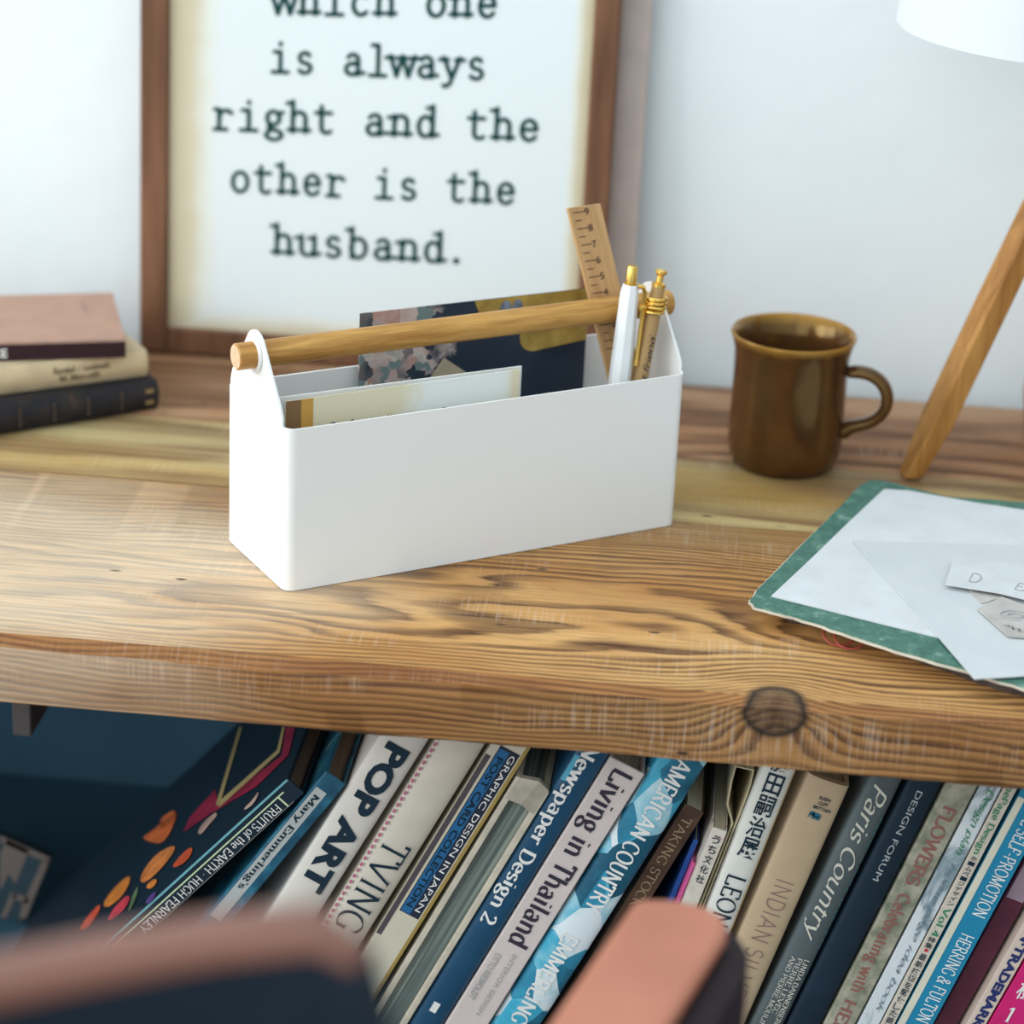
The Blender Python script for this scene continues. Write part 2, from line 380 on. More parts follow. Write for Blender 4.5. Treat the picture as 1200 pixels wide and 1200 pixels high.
# ------------------------------------------------------------------ wood of the desk
def plank_wood(name, y0, z0, spacing, cols, seed, knot=None, pits=True, saws=(520, 0.28)):
    t = NT(name); co = t.coords(); x, y, z = t.sep(co)[:3]
    big = t.noise(t.scale(co, (2.6, 9, 9), (seed, 0, 0)), 1.0, 2, 0.5)
    wob = t.noise(t.scale(co, (9, 40, 40), (seed, 3, 0)), 1.0, 3, 0.55)
    if knot:
        kx, kz = knot
        dx = t.math('SUBTRACT', x, kx); dz = t.math('SUBTRACT', z, kz); dzz = t.math('MULTIPLY', dz, 1.25)
        yk = t.math('MULTIPLY', t.math('MAXIMUM', y, 0.0), 0.9)
        d2 = t.math('ADD', t.math('ADD', t.math('MULTIPLY', dx, dx), t.math('MULTIPLY', dzz, dzz)), t.math('MULTIPLY', yk, yk))
        d = t.math('ADD', t.math('SQRT', d2), t.math('MULTIPLY', t.math('SUBTRACT', wob, 0.5), 0.006))
        push = t.math('MULTIPLY', t.math('POWER', 2.718, t.math('MULTIPLY', d2, -1/0.030**2)), 0.016)
    r = t.math('SQRT', t.math('ADD', t.math('POWER', t.math('SUBTRACT', y, y0), 2.0), t.math('POWER', t.math('SUBTRACT', z, z0), 2.0)))
    r = t.math('ADD', r, t.math('MULTIPLY', t.math('SUBTRACT', big, 0.5), 0.055))
    r = t.math('ADD', r, t.math('MULTIPLY', t.math('SUBTRACT', wob, 0.5), 0.007))
    if knot: r = t.math('ADD', r, push)
    ph = t.math('FRACT', t.math('DIVIDE', r, spacing))
    ring = t.ramp(ph, [(0.0, 0.15), (0.28, 0.0), (0.62, 0.75), (0.86, 1.0), (1.0, 0.15)])
    fib = t.noise(t.scale(co, (14, 420, 420)), 1.0, 3, 0.6)
    fib2 = t.noise(t.scale(co, (3, 110, 110), (seed, 0, 0)), 1.0, 4, 0.6)
    patch = t.noise(t.scale(co, (4, 11, 11), (seed*2, 0, 0)), 1.0, 4, 0.6)
    light, mid, dark = cols
    c = t.mix(t.ramp(patch, [(0.35, 0.0), (0.68, 1.0)]), light, mid)
    c = t.mix(t.math('MULTIPLY', ring, t.ramp(fib2, [(0.32, 0.45), (0.6, 1.0)])), c, dark)
    if knot and seed == 1.0 and saws[1] < 0.6:              # pale patch: window sheen put into the board's colour
        wx = t.math('DIVIDE', t.math('SUBTRACT', x, -0.37), 0.30); wy = t.math('DIVIDE', t.math('SUBTRACT', y, 0.10), 0.17)
        wd = t.math('ADD', t.math('SQRT', t.math('ADD', t.math('MULTIPLY', wx, wx), t.math('MULTIPLY', wy, wy))), t.math('MULTIPLY', t.math('SUBTRACT', patch, 0.5), 0.8))
        c = t.mix(t.ramp(wd, [(0.45, 0.60), (1.1, 0.0)]), c, (0.72, 0.60, 0.46))
    c = t.mix(t.ramp(fib, [(0.45, 0.0), (0.8, 0.35)]), c, tuple(v*0.5 for v in dark))
    saw = t.noise(t.scale(co, (saws[0], 22, 30)), 1.0, 2, 0.5)     # cross-cut saw scratches, bleached
    blot = t.noise(t.scale(co, (7, 20, 20), (5, seed, 0)), 1.0, 3, 0.5)
    c = t.mix(t.math('MULTIPLY', t.ramp(saw, [(0.50, 0.0), (0.75, saws[1])]), t.ramp(blot, [(0.5, 0.0), (0.66, 1.0)])), c, (0.78, 0.66, 0.55))
    if pits:
        v = t.n('TexVoronoi'); t.put(v.inputs['Vector'], t.scale(co, (14, 40, 40), (seed, 1, 0))); v.inputs['Scale'].default_value = 1.6
        pit = t.ramp(v.outputs['Distance'], [(0.05, 1.0), (0.10, 0.0)])
        pit = t.math('MULTIPLY', pit, t.ramp(blot, [(0.45, 0.0), (0.5, 1.0)]))
        c = t.mix(pit, c, (0.06, 0.035, 0.02))
    if knot:
        kin = t.ramp(d, [(0.0, 0.75), (0.0125, 0.70), (0.0142, 1.0), (0.0168, 1.0), (0.0185, 0.0)])
        cr = t.noise(t.scale(co, (260, 260, 90)), 1.0, 3, 0.6)
        rimk = t.ramp(d, [(0.0, 0.0), (0.0125, 0.0), (0.0145, 1.0), (0.0170, 1.0), (0.0190, 0.0)])
        ck = t.math('MULTIPLY', t.ramp(t.math('ABSOLUTE', t.math('ADD', t.math('SUBTRACT', dx, t.math('MULTIPLY', dz, 0.25)), t.math('MULTIPLY', t.math('SUBTRACT', wob, 0.5), 0.004))), [(0.0005, 1.0), (0.0016, 0.0)]), t.ramp(d, [(0.0125, 1.0), (0.0145, 0.0)]))
        inner = t.mix(t.ramp(cr, [(0.35, 0.0), (0.7, 1.0)]), (0.030, 0.022, 0.019), (0.105, 0.070, 0.052))
        c = t.mix(t.math('MULTIPLY', kin, 0.95), c, t.mix(t.math('MAXIMUM', rimk, ck), inner, (0.009, 0.009, 0.010)))
    hgt = t.math('ADD', t.math('MULTIPLY', ring, -0.6), t.math('MULTIPLY', fib, 0.5))
    t.bump(hgt, 0.45, 0.0012)
    return t.base(c, t.math('MULTIPLY_ADD', fib2, 0.25, 0.45), 0, 0.22)


KN = on_y(908, 838, -0.003)
WOOD_FRONT = plank_wood('pine_front_plank', 0.09, 0.10, 0.0035, ((0.66, 0.385, 0.15), (0.47, 0.205, 0.052), (0.085, 0.033, 0.014)), 1.0, (KN.x, KN.z))
WOOD_EDGE = plank_wood('pine_shaded_edge', 0.09, 0.10, 0.0035, ((0.42, 0.225, 0.085), (0.30, 0.125, 0.036), (0.075, 0.029, 0.014)), 1.0, (KN.x, KN.z), saws=(640, 0.40))  # same pine with its colours darkened for the front face's shade
WOOD_ARRIS = plank_wood('pine_worn_arris', 0.09, 0.10, 0.0035, ((0.46, 0.22, 0.075), (0.24, 0.085, 0.024), (0.10, 0.035, 0.014)), 3.0, (KN.x, KN.z))
WOOD_MID = plank_wood('pine_middle_plank', 0.31, -0.12, 0.016, ((0.58, 0.46, 0.23), (0.44, 0.27, 0.085), (0.22, 0.12, 0.05)), 4.0)
WOOD_REAR = plank_wood('pine_rear_plank', 0.43, -0.12, 0.014, ((0.46, 0.27, 0.15), (0.33, 0.15, 0.065), (0.15, 0.065, 0.03)), 8.0)
SHADE_NAVY = mat('navy_shade', (0.060, 0.145, 0.215), 0.7, spec=0.2, var=0.1, sc=9)  # even navy standing in for the deep blue shade under the desk

TOP_T = 0.0404
desk = thing('desk', 'rough pine desk with a thick plank top and an open book shelf beneath', 'desk', Matrix.Translation((0, 0, -0.76)))
DZ = Matrix.Translation((0, 0, 0.76))
b = MB(); XL, XR, N = -0.95, 0.85, 360
def jit(i, s, a): return a*(math.sin(i*0.37+s)*0.4+math.sin(i*0.113+s*2.1)*0.6+random.uniform(-0.35, 0.35))
rows = []
for i in range(N+1):
    x = XL+(XR-XL)*i/N; ch = 0.0062*(1.0-0.55*min(1, max(0, (x+0.2)/0.5)))+jit(i, 1, 0.0007)
    rows.append([(x, 0.2375+jit(i, 4, .0008), -TOP_T), (x, 0.2375+jit(i, 4, .0008), -0.0022), (x, 0.2352, 0), (x, 0.12, 0), (x, ch*0.55+0.0010, 0.0), (x, 0.0008+jit(i, 2, .0003), -ch*0.55),
                 (x, -0.0022, -ch), (x, -0.0026+jit(i, 7, .0002), -0.022), (x, -0.0022+jit(i, 3, .0003), -TOP_T+0.002), (x, 0.0015, -TOP_T-0.0003+jit(i, 5, .0006))])
b.rings(rows, True, True, 0)
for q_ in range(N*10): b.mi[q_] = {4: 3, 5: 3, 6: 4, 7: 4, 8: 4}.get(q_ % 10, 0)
for (ya, yb, s, mi) in ((0.2405, 0.3505, 9, 1), (0.3520, 0.4961, 13, 2)):
    rows = []
    for i in range(N+1):
        x = XL+(XR-XL)*i/N
        rows.append([(x, ya+jit(i, s, .0005), -TOP_T), (x, ya+jit(i, s, .0005), -0.0015), (x, ya+0.002, -0.0004), (x, yb-0.002, -0.0004), (x, yb+jit(i, s+2, .0005), -0.0015), (x, yb, -TOP_T)])
    b.rings(rows, True, True, mi)
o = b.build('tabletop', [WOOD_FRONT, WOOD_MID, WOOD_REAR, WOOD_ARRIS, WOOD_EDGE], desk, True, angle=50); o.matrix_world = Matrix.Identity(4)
def dpart(name, lo, hi, m_=SHADE_NAVY):
    o = MB().box(lo, hi).build(name, m_, desk, bevel=0.0015); o.matrix_world = Matrix.Identity(4); return o
SHELF_Z = -0.345
dpart('shelf', (-0.90, 0.02, SHELF_Z-0.03), (0.80, 0.47, SHELF_Z))
dpart('back_panel', (-0.90, 0.472, -0.70), (0.80, 0.484, -TOP_T-0.0006))
for x in (-0.93, 0.80): dpart('side_panel', (x, 0.02, -0.70), (x+0.03, 0.484, -TOP_T-0.0006))
dpart('rail', (-0.90, 0.455, -0.085), (0.80, 0.4715, -TOP_T-0.0006))
for x in (-0.93, 0.78):
    for y in (0.03, 0.43): dpart('leg', (x, y, -0.76), (x+0.05, y+0.05, -0.70))
p = on_y(25, 843, 0.16)
o = dpart('bracket', (p.x-0.006, 0.16, p.z-0.012), (p.x+0.006, 0.20, -TOP_T-0.0006), mat('bracket_beige', (0.10, 0.085, 0.085), 0.6))

# ================================================================== picture frame with typed sign
LEAN = math.radians(3.0)
fu = Vector((0, math.sin(LEAN), math.cos(LEAN))); fn_ = Vector((0, -math.cos(LEAN), math.sin(LEAN)))
FO = Vector((-0.18, 0.478, 0.0))
fm = frame_matrix(FO, (1, 0, 0), -fn_, fu)        # local: x right, y into the wall, z up
fmi = fm.inverted()
def on_frame(px, py, depth=0.0):
    q = fmi @ hit(px, py, FO - fn_*depth, fn_); return q.x, q.z
frame = thing('picture_frame', 'brown wooden frame with typewritten sign leaning on the wall behind the white caddy', 'picture frame', fm)
xl0, zl0 = on_frame(172, 0); xl1, zl1 = on_frame(158, 370); xr0, _ = on_frame(727, 0); xr1, _ = on_frame(711, 290)
xL = (xl0*0.4+xl1*0.6); xR = (xr0+xr1)/2
iL = on_frame(198, 200, 0.004)[0]; iR = on_frame(690, 130, 0.004)[0]; iB = on_frame(250, 386, 0.004)[1]
HF = 0.44; FT = 0.016
t = NT('frame_walnut'); co = t.coords(); n = t.noise(t.scale(co, (60, 60, 6)), 1, 4, 0.6)
WALNUT = t.base(t.ramp(n, [(0.3, (0.10, 0.042, 0.022)), (0.7, (0.235, 0.11, 0.058))]), 0.55, 0, .25)
def member(lo, hi):
    return MB().box(lo, hi).build('rail', WALNUT, frame, bevel=0.002)
member((xL, 0, 0.0), (iL, FT, HF)); member((iR, 0, 0.0), (xR, FT, HF))
member((iL, 0.0005, 0.0), (iR, FT, iB)); member((iL, 0.0005, HF-0.02), (iR, FT, HF))
# aged paper with a tan stain along its edge
t = NT('aged_paper'); co = t.coords(); x, y, z = t.sep(co)[:3]
n = t.noise(co, 22, 4, 0.6)
ex = t.math('MINIMUM', t.math('SUBTRACT', x, iL), t.math('MULTIPLY', t.math('SUBTRACT', iR, x), 2.6))
ez = t.math('ADD', t.math('MULTIPLY', t.math('SUBTRACT', z, iB), 1.5), 0.012)
e = t.math('ADD', t.math('MINIMUM', ex, ez), t.math('MULTIPLY', t.math('SUBTRACT', n, 0.5), 0.014))
PAPER_SIGN = t.base(t.ramp(e, [(0.0, (0.50, 0.43, 0.28)), (0.016, (0.62, 0.56, 0.41)), (0.026, (0.74, 0.75, 0.69)), (0.036, (0.73, 0.79, 0.81))]), 0.45, 0, 0.4)
MB().box((iL-0.003, 0.004, iB-0.003), (iR+0.003, 0.006, HF-0.017)).build('sign_sheet', PAPER_SIGN, frame)
xs0 = on_frame(755, 150, 0.012)[0]
TAUPE = mat('taupe_matte', (0.44, 0.36, 0.33), 0.7)
MB().box((xL+0.004, 0.012 if False else FT+0.0003, 0.0), (xs0, FT+0.008, HF)).build('taupe_panel', TAUPE, frame, bevel=0.001)  # flat taupe panel behind the frame, reaching past its right edge
SL = 0.0
for txt, xa, xb, ya, yb in (("which one", 318, 585, 16, 20), ("is always", 314, 572, 84, 93), ("right and the", 247, 634, 151, 165), ("other is the", 267, 606, 224, 239), ("husband.", 317, 552, 297, 309)):
    (x0, z0), (x1, z1) = on_frame(xa, ya, 0.0035), on_frame(xb, yb, 0.0035)
    sl = (z1-z0)/(x1-x0); hcap = 0.0205
    for wd, i0 in [(q_, (' '+txt+' ').index(' '+q_+' ')) if q_+' ' in txt+' ' and ' '+q_+' ' in ' '+txt+' ' else (q_, txt.index(q_)) for q_ in txt.split()]:
        n__ = len(txt); lettering('lettering', wd, 'type', x0+(x1-x0)*i0/n__, x0+(x1-x0)*(i0+len(wd))/n__, 0.0, hcap, lambda a, c, z0=z0, x0=x0, sl=sl: (a, 0.0035, z0+(a-x0)*sl+c), GREENINK, frame)

# ================================================================== the white caddy (organizer)
BA = 0.5966; BW, BD, BH = 0.26, 0.086, 0.0971
bx = Vector((math.cos(BA), math.sin(BA), 0)); by = Vector((-bx.y, bx.x, 0)); BO = Vector((-0.1621, 0.0848, 0.0004))
bm_ = frame_matrix(BO, bx, by, (0, 0, 1)); bmi = bm_.inverted()
def in_box(px, py, t_):          # point on the vertical plane t_ behind the caddy's front
    return bmi @ hit(px, py, BO+by*t_, by)
caddy = thing('desk_caddy', 'white powder-coated metal caddy with a round wooden carrying handle', 'desk organizer', bm_)
t = NT('white_powder_coat'); co = t.coords(); n = t.noise(co, 900, 2)
t.bump(n, 0.12, 0.0004)
STEEL = t.base((0.83, 0.83, 0.82), 0.42, 0, 0.4)
HZ, TIP, MID = 0.1275, 0.0140, BD/2+0.001
def side_outline():
    pts = [(0.0, BH)]
    dy, dz = MID-0.0005, HZ-BH; L = math.hypot(dy, dz); a0 = math.atan2(-dz, -dy)
    ta = a0-math.acos(TIP/L); ta = math.degrees(ta) % 360
    a_st = ta if 90 < ta < 270 else 165
    k = 14
    first = (MID+TIP*math.cos(math.radians(a_st)), HZ+TIP*math.sin(math.radians(a_st)))
    for i in range(1, 6): f = i/6; pts.append((f*first[0], BH+(first[1]-BH)*(f**1.12)))
    pts += [(MID+TIP*math.cos(math.radians(a_st+(180-2*(a_st-90)-180+0)*0 + (-(2*a_st-180))*i/k)), HZ+TIP*math.sin(math.radians(a_st-(2*a_st-180)*i/k))) for i in range(k+1)]
    pts += [(2*MID-y, z) for y, z in reversed(pts[:6])]
    pts[-1] = (BD, BH)
    return pts
SO = side_outline(); R = 0.0065
def loop(inset):
    """the closed top line: (x, y, ztop), counter-clockwise from the front left"""
    r = R-inset*0.8; x0, x1, y0, y1 = inset, BW-inset, inset, BD-inset; out = []
    def corner(cx, cy, a0):
        return [(cx+r*math.cos(math.radians(a0+90*i/6)), cy+r*math.sin(math.radians(a0+90*i/6)), BH) for i in range(7)]
    out += corner(x0+r, y0+r, 180)
    out += corner(x1-r, y0+r, 270)
    for y, z in SO[1:-1]: out.append((x1, min(max(y, y0+r+0.0002), y1-r-0.0002), z))
    out += corner(x1-r, y1-r, 0)
    out += corner(x0+r, y1-r, 90)
    for y, z in reversed(SO[1:-1]): out.append((x0, min(max(y, y0+r+0.0002), y1-r-0.0002), z))
    return out
lo_, li_ = loop(0.0), loop(0.0014); n_ = len(lo_); b = MB()
b.add([(x, y, 0.0) for x, y, z in lo_]+[(x, y, 0.03) for x, y, z in lo_]+[(x, y, z) for x, y, z in lo_]+[(x, y, z) for x, y, z in li_]+[(x, y, 0.0015) for x, y, z in li_],
      [(k*n_+i, k*n_+(i+1) % n_, (k+1)*n_+(i+1) % n_, (k+1)*n_+i) for k in range(4) for i in range(n_)]+[tuple(range(n_))[::-1], tuple(range(4*n_, 5*n_))])
b.build('body', STEEL, caddy, True, angle=50)
OAK = wood_small('oak_dowel', (0.33, 0.145, 0.03), (0.64, 0.355, 0.10), 'x', 260, 0.4)
PALEOAK = wood_small('oak_end_grain', (0.62, 0.42, 0.25), (0.74, 0.54, 0.36), 'x', 500, 0.6)
HR = 0.0077; b = MB(); c28 = [(2*PI*k/28) for k in range(28)]
prof = [(-0.0122, HR-0.0008), (-0.0114, HR), (BW+0.0114, HR), (BW+0.0122, HR-0.0008)]
b.rings([[(x, MID+r*math.cos(a), HZ+r*math.sin(a)) for a in c28] for x, r in prof])
h = b.build('handle', [OAK, PALEOAK], caddy, True)
for p in h.data.polygons:
    if len(p.vertices) > 6 and p.center.x < 0: p.material_index = 1
b = MB()
for x in (-0.0016, BW+0.0003):
    MB().rings([[(x+d, MID+r*math.cos(a), HZ+r*math.sin(a)) for a in c28] for d, r in ((0, 0.0102), (0.0013, 0.0102))]).build('collar', STEEL, caddy, True)

# --- contents of the caddy
def flat_in_box(name, label, cat, quad, t0, th, m_, lean=0.0, parts=None):
    """a card standing in the caddy: quad in (x, z) of the caddy's frame"""
    o = MB().prism([(x, t0+lean*z, z) for x, z in quad], (0, th, 0)).build(name, m_); o.matrix_world = bm_
    return tag(o, label, cat)
# postcard
pl = in_box(422, 367.5, 0.078); pr = in_box(690, 337.5, 0.078); pb = in_box(692, 452, 0.078)
sl = (pr.z-pl.z)/(pr.x-pl.x)
t = NT('postcard_print'); co = t.coords(); x, y, z = t.sep(co)[:3]
v = t.n('TexVoronoi'); _n3 = t.n('TexNoise'); t.put(_n3.inputs['Vector'], co); _n3.inputs['Scale'].default_value = 120
_va = t.n('VectorMath', operation='SCALE'); t.put(_va.inputs[0], _n3.outputs['Color']); _va.inputs['Scale'].default_value = 0.012
_vb = t.n('VectorMath', operation='ADD'); t.put(_vb.inputs[0], t.scale(co, (1, 0.01, 1))); t.put(_vb.inputs[1], _va.outputs[0])
t.put(v.inputs['Vector'], _vb.outputs[0]); v.inputs['Scale'].default_value = 115
s_ = t.sep(v.outputs['Color']); n = t.noise(co, 40, 4)
flor = t.ramp(t.math('ADD', t.math('MULTIPLY', s_[0], 0.6), t.math('MULTIPLY', n, 0.4)), [(0.30, (0.020, 0.035, 0.055)), (0.40, (0.22, 0.19, 0.19)), (0.52, (0.55, 0.45, 0.43)), (0.62, (0.42, 0.22, 0.17)), (0.66, (0.60, 0.52, 0.46)), (0.72, (0.16, 0.22, 0.22))])
xa = in_box(520, 400, 0.078).x
NAVYC = (0.012, 0.026, 0.050)
msk = t.ramp(t.math('ADD', t.math('MULTIPLY', t.math('SUBTRACT', xa, x), 22), t.math('MULTIPLY', t.math('SUBTRACT', n, 0.5), 1.6)), [(0.0, 0.0), (0.12, 1.0)])
PCM = t.base(t.mix(msk, NAVYC, flor), 0.25)
pc = thing('postcard', 'dark navy art postcard with flowers and a gold corner standing at the caddy rear', 'postcard', bm_)
q = [(pl.x, 0.003), (pr.x, 0.003), (pr.x, pr.z), (pl.x, pl.z)]
MB().prism([(x, 0.078, z) for x, z in q], (0, 0.0006, 0)).build('card', PCM, pc)
GOLDP = cloth_like('gold_print', [(0.3, (0.28, 0.17, 0.035)), (0.6, (0.50, 0.34, 0.08)), (0.75, (0.62, 0.47, 0.20))], 60, 0.35)
ga = in_box(556, 352, 0.078); gb = in_box(618, 412, 0.078)
gz = lambda x: pl.z+(x-pl.x)*sl
r_ = 0.010; xg0 = gb.x-0.006; zb = gb.z
tabp = [(xg0+r_-r_*math.cos(a*PI/12), zb+r_-r_*math.sin(a*PI/12)) for a in range(0, 7)]
tabp += [(pr.x, zb+0.003), (pr.x, gz(pr.x)), (ga.x, gz(ga.x)), (ga.x+0.004, gz(ga.x)-0.010), (xg0, gz(xg0)-0.012)]
MB().add([(x, 0.0776, z) for x, z in tabp], [tuple(range(len(tabp)))]).build('gold_corner', GOLDP, pc)
fg = in_box(603, 362, 0.0772); b = MB()
for dx, dz, rr in ((-0.006, 0, .006), (0.002, 0.001, .005)):
    b.add([(fg.x+dx+rr*.7*math.cos(k*PI/5), 0.0772-0.0001*(dx > 0), fg.z+dz+rr*math.sin(k*PI/5)) for k in range(10)], [tuple(range(10))])
b.build('printed_figure', mat('printed_blue_grey', (0.16, 0.19, 0.26), 0.4, var=0.5, sc=250), pc)
# triangle of beige print low on the card
tp = [in_box(500, 448, 0.0773), in_box(552, 440, 0.0773), in_box(520, 419, 0.0773)]
MB().add([(p.x, 0.0773, p.z) for p in tp], [(0, 1, 2)]).build('beige_print', mat('beige_print', (0.45, 0.38, 0.27), 0.5, var=.2), pc)

# envelope and cream card at the front
e0 = in_box(322.7, 467, 0.024); e1 = in_box(612, 429.5, 0.024)
flat_in_box('envelope', 'white envelope standing just behind the cream card in the caddy', 'envelope', [(max(e0.x, 0.003), 0.003), (e1.x, 0.003), (e1.x, e1.z), (max(e0.x, 0.003), e0.z)], 0.0245, 0.0012, mat('envelope_white', (0.80, 0.79, 0.76), 0.7))
c0 = in_box(335, 470.5, 0.019); c1 = in_box(609, 433, 0.019); c2 = in_box(367, 466, 0.019); c3 = in_box(353, 468, 0.019)
cc = thing('greeting_card', 'cream card with brown and orange stripes standing at the caddy front', 'card', bm_)
cz = lambda x: c0.z+(x-c0.x)*(c1.z-c0.z)/(c1.x-c0.x)
t = NT('cream_card'); co = t.coords(); x, y, z = t.sep(co)[:3]; n = t.noise(co, 35, 3)
wm = t.ramp(t.math('ADD', t.math('MULTIPLY', t.math('SUBTRACT', x, c2.x+0.055), 14), t.math('SUBTRACT', n, 0.5)), [(0.0, 0.0), (0.3, 1.0)])
em = t.ramp(t.math('SUBTRACT', c1.x-0.004, x), [(0.0, 0.0), (0.005, 1.0)])
CREAM = t.base(t.mix(t.math('MULTIPLY', wm, em), (0.74, 0.66, 0.47), (0.80, 0.82, 0.78)), 0.6)
MB().prism([(x, 0.019, z) for x, z in ((c0.x, .003), (c1.x, .003), (c1.x, c1.z), (c0.x, c0.z))], (0, 0.0008, 0)).build('card', CREAM, cc)
for xa, xb, m_, nm in ((c0.x, c3.x, mat('brown_stripe', (0.23, 0.12, 0.045), .6), 'brown_stripe'), (c3.x, c2.x, mat('orange_stripe', (0.56, 0.30, 0.06), .6), 'orange_stripe')):
    MB().add([(xa, 0.0187, 0.003), (xb, 0.0187, 0.003), (xb, 0.0187, cz(xb)), (xa, 0.0187, cz(xa))], [(0, 1, 2, 3)]).build(nm, m_, cc)
s0 = in_box(380, 503, 0.019); s1 = in_box(545, 481, 0.019)
lettering('handwriting', "Gaufres Molles n art a Fraiss", 'script', s0.x, s1.x, 0.0, 0.0065, lambda a, c: (a, 0.0186, s0.z-0.0030+(a-s0.x)*(s1.z-s0.z)/(s1.x-s0.x)+c), INK, cc)

# ruler
RN = Vector((0, 1, -0.26)).normalized()                            # the ruler leans back against the handle
RP = Vector((0, 0.0526, HZ))
def on_ruler(px, py): return bmi @ hit(px, py, bm_ @ RP, bm_.to_3x3() @ RN)
ra = on_ruler(665.5, 244); rb = on_ruler(704, 238.5); rc = on_ruler(713, 441)
ru = (ra-rc).normalized(); rv = ru.cross(RN) * -1
rv = rv if rv.x > 0 else -rv; RWd = (rb-ra).dot(rv)
dn = min((ra.z-0.0060)/ru.z, (BW-0.0045-RWd*rv.x-ra.x)/max(1e-4, -ru.x))
rm = bm_ @ frame_matrix(ra-ru*dn, rv, ru.cross(rv), ru)
ruler = thing('ruler', 'flat wooden ruler standing tilted in the caddy behind the pens', 'ruler', rm)
RUL = wood_small('ruler_wood', (0.44, 0.24, 0.10), (0.58, 0.36, 0.17), 'z', 300, 0.5)
b = MB(); skew = (rb-ra).dot(ru)
b.prism([(0.0, 0.0, 0.0), (RWd, 0, 0.0), (RWd, 0, dn+skew), (0, 0, dn)], (0, 0.0025, 0)); b.build('blade', RUL, ruler, bevel=0.0004)
RLI = mat('ruler_ink', (0.09, 0.045, 0.025), 0.6)
b = MB(); k = 0; pitch = 0.0100
z = dn-0.0030
while z > 0.03:
    l = 0.0075 if k % 2 == 0 else 0.0045
    sk = lambda x: x*skew/RWd
    b.add([(0.0028, -0.0002, z+sk(.0028)), (0.0028+l, -0.0002, z+sk(.0028+l)), (0.0028+l, -0.0002, z-0.0006+sk(.0028+l)), (0.0028, -0.0002, z-0.0006+sk(.0028))], [(0, 1, 2, 3)]); z -= pitch/2*1.0; k += 1
b.build('graduations', RLI, ruler)
z = dn-0.0042
for dgt in '98765432':
    lettering('numeral', dgt, 'sansbold', 0, 1, 0, 1, lambda a, c, z=z: (0.0103+a*0.0030, -0.0002, z-0.0012+sk(.0118)+c*0.0040), RLI, ruler); z -= pitch


def pen_axis(top_px, low_px, tt, tb=None):
    a = in_box(*top_px, tt); c = in_box(*low_px, tt)
    u = (Vector((a.x, 0, a.z))-Vector((c.x, 0, c.z))).normalized(); dn = (a.z-0.006)/u.z
    base = Vector((a.x, tt, a.z))-u*dn; rv = Vector((u.z, 0, -u.x))
    return bm_ @ frame_matrix(base, rv, (0, 1, 0), u), dn
GOLD = mat('polished_gold', (0.80, 0.52, 0.13), 0.22, 1.0, var=0.03)
WHITEP = mat('white_lacquer', (0.80, 0.82, 0.83), 0.18)
pm, pd = pen_axis((739, 333), (725.5, 451), 0.0255)
pen = thing('ballpoint_pen', 'white faceted ballpoint pen with gold clip leaning in the caddy corner', 'pen', pm)
b = MB(); hexr = lambda r, z: [(r*math.cos(k*PI/4+.2), r*math.sin(k*PI/4+.2), z) for k in range(8)]
b.rings([hexr(0.0012, 0), hexr(0.0050, 0.014), hexr(0.0067, 0.03), hexr(0.0067, pd*0.62), hexr(0.0056, pd-0.006), hexr(0.0045, pd)])
b.build('barrel', WHITEP, pen, bevel=0.0003)
MB().lathe([(0.0040, pd), (0.0040, pd+0.0012), (0.0032, pd+0.0014), (0.0032, pd+0.0105), (0.0026, pd+0.0115)], 20).build('push_button', GOLD, pen, True)
b = MB(); b.tube([(0.0035, -0.0030, pd-0.0006), (0.0064, -0.0045, pd-0.001), (0.0074, -0.0050, pd-0.004), (0.0074, -0.0052, pd-0.020)], 0.0015, 8)
b.tube([(0.0074, -0.0052, pd-0.020), (0.0068, -0.0055, pd-0.044), (0.0066, -0.0055, pd-0.049)], [0.0013, 0.0012, 0.0017], 8)
b.build('clip', GOLD, pen, True)
KRAFT = mat('kraft_card', (0.40, 0.245, 0.10), 0.7, var=0.12)
pm2, pd2 = pen_axis((771.5, 336), (749, 449), 0.0215)
pen2 = thing('ballpoint_pen', 'brown kraft-barrelled ballpoint pen with a gold coil top right of the white pen', 'pen', pm2)
MB().lathe([(0.001, 0), (0.0035, 0.012), (0.0047, 0.02), (0.0047, pd2-0.014), (0.0040, pd2-0.004), (0.0040, pd2)], 24).build('barrel', KRAFT, pen2, True)
MB().lathe([(0.0042, pd2), (0.0042, pd2+0.002), (0.0022, pd2+0.003), (0.0020, pd2+0.007), (0.0036, pd2+0.0085), (0.0036, pd2+0.0098), (0.0028, pd2+0.0105)], 24).build('push_button', GOLD, pen2, True)
b = MB(); pts = [((0.0060)*math.cos(a*PI/10), (0.0060)*math.sin(a*PI/10), pd2-0.0165+0.0026*a/20) for a in range(0, 81)]
b.tube(pts, 0.0012, 8); b.tube([(-0.006, -0.001, pd2-0.012), (-0.010, -0.002, pd2-0.0125), (-0.0115, -0.002, pd2-0.013)], 0.0016, 8)
b.build('coil_clip', GOLD, pen2, True)
lettering('lettering', "best friend", 'script', 0.0, 0.040, 0, 0.0040, lambda a, c: ((0.0018-c), -math.sqrt(max(1e-9, 0.00490**2-(0.0018-c)**2)), pd2-0.070+a), INK, pen2)

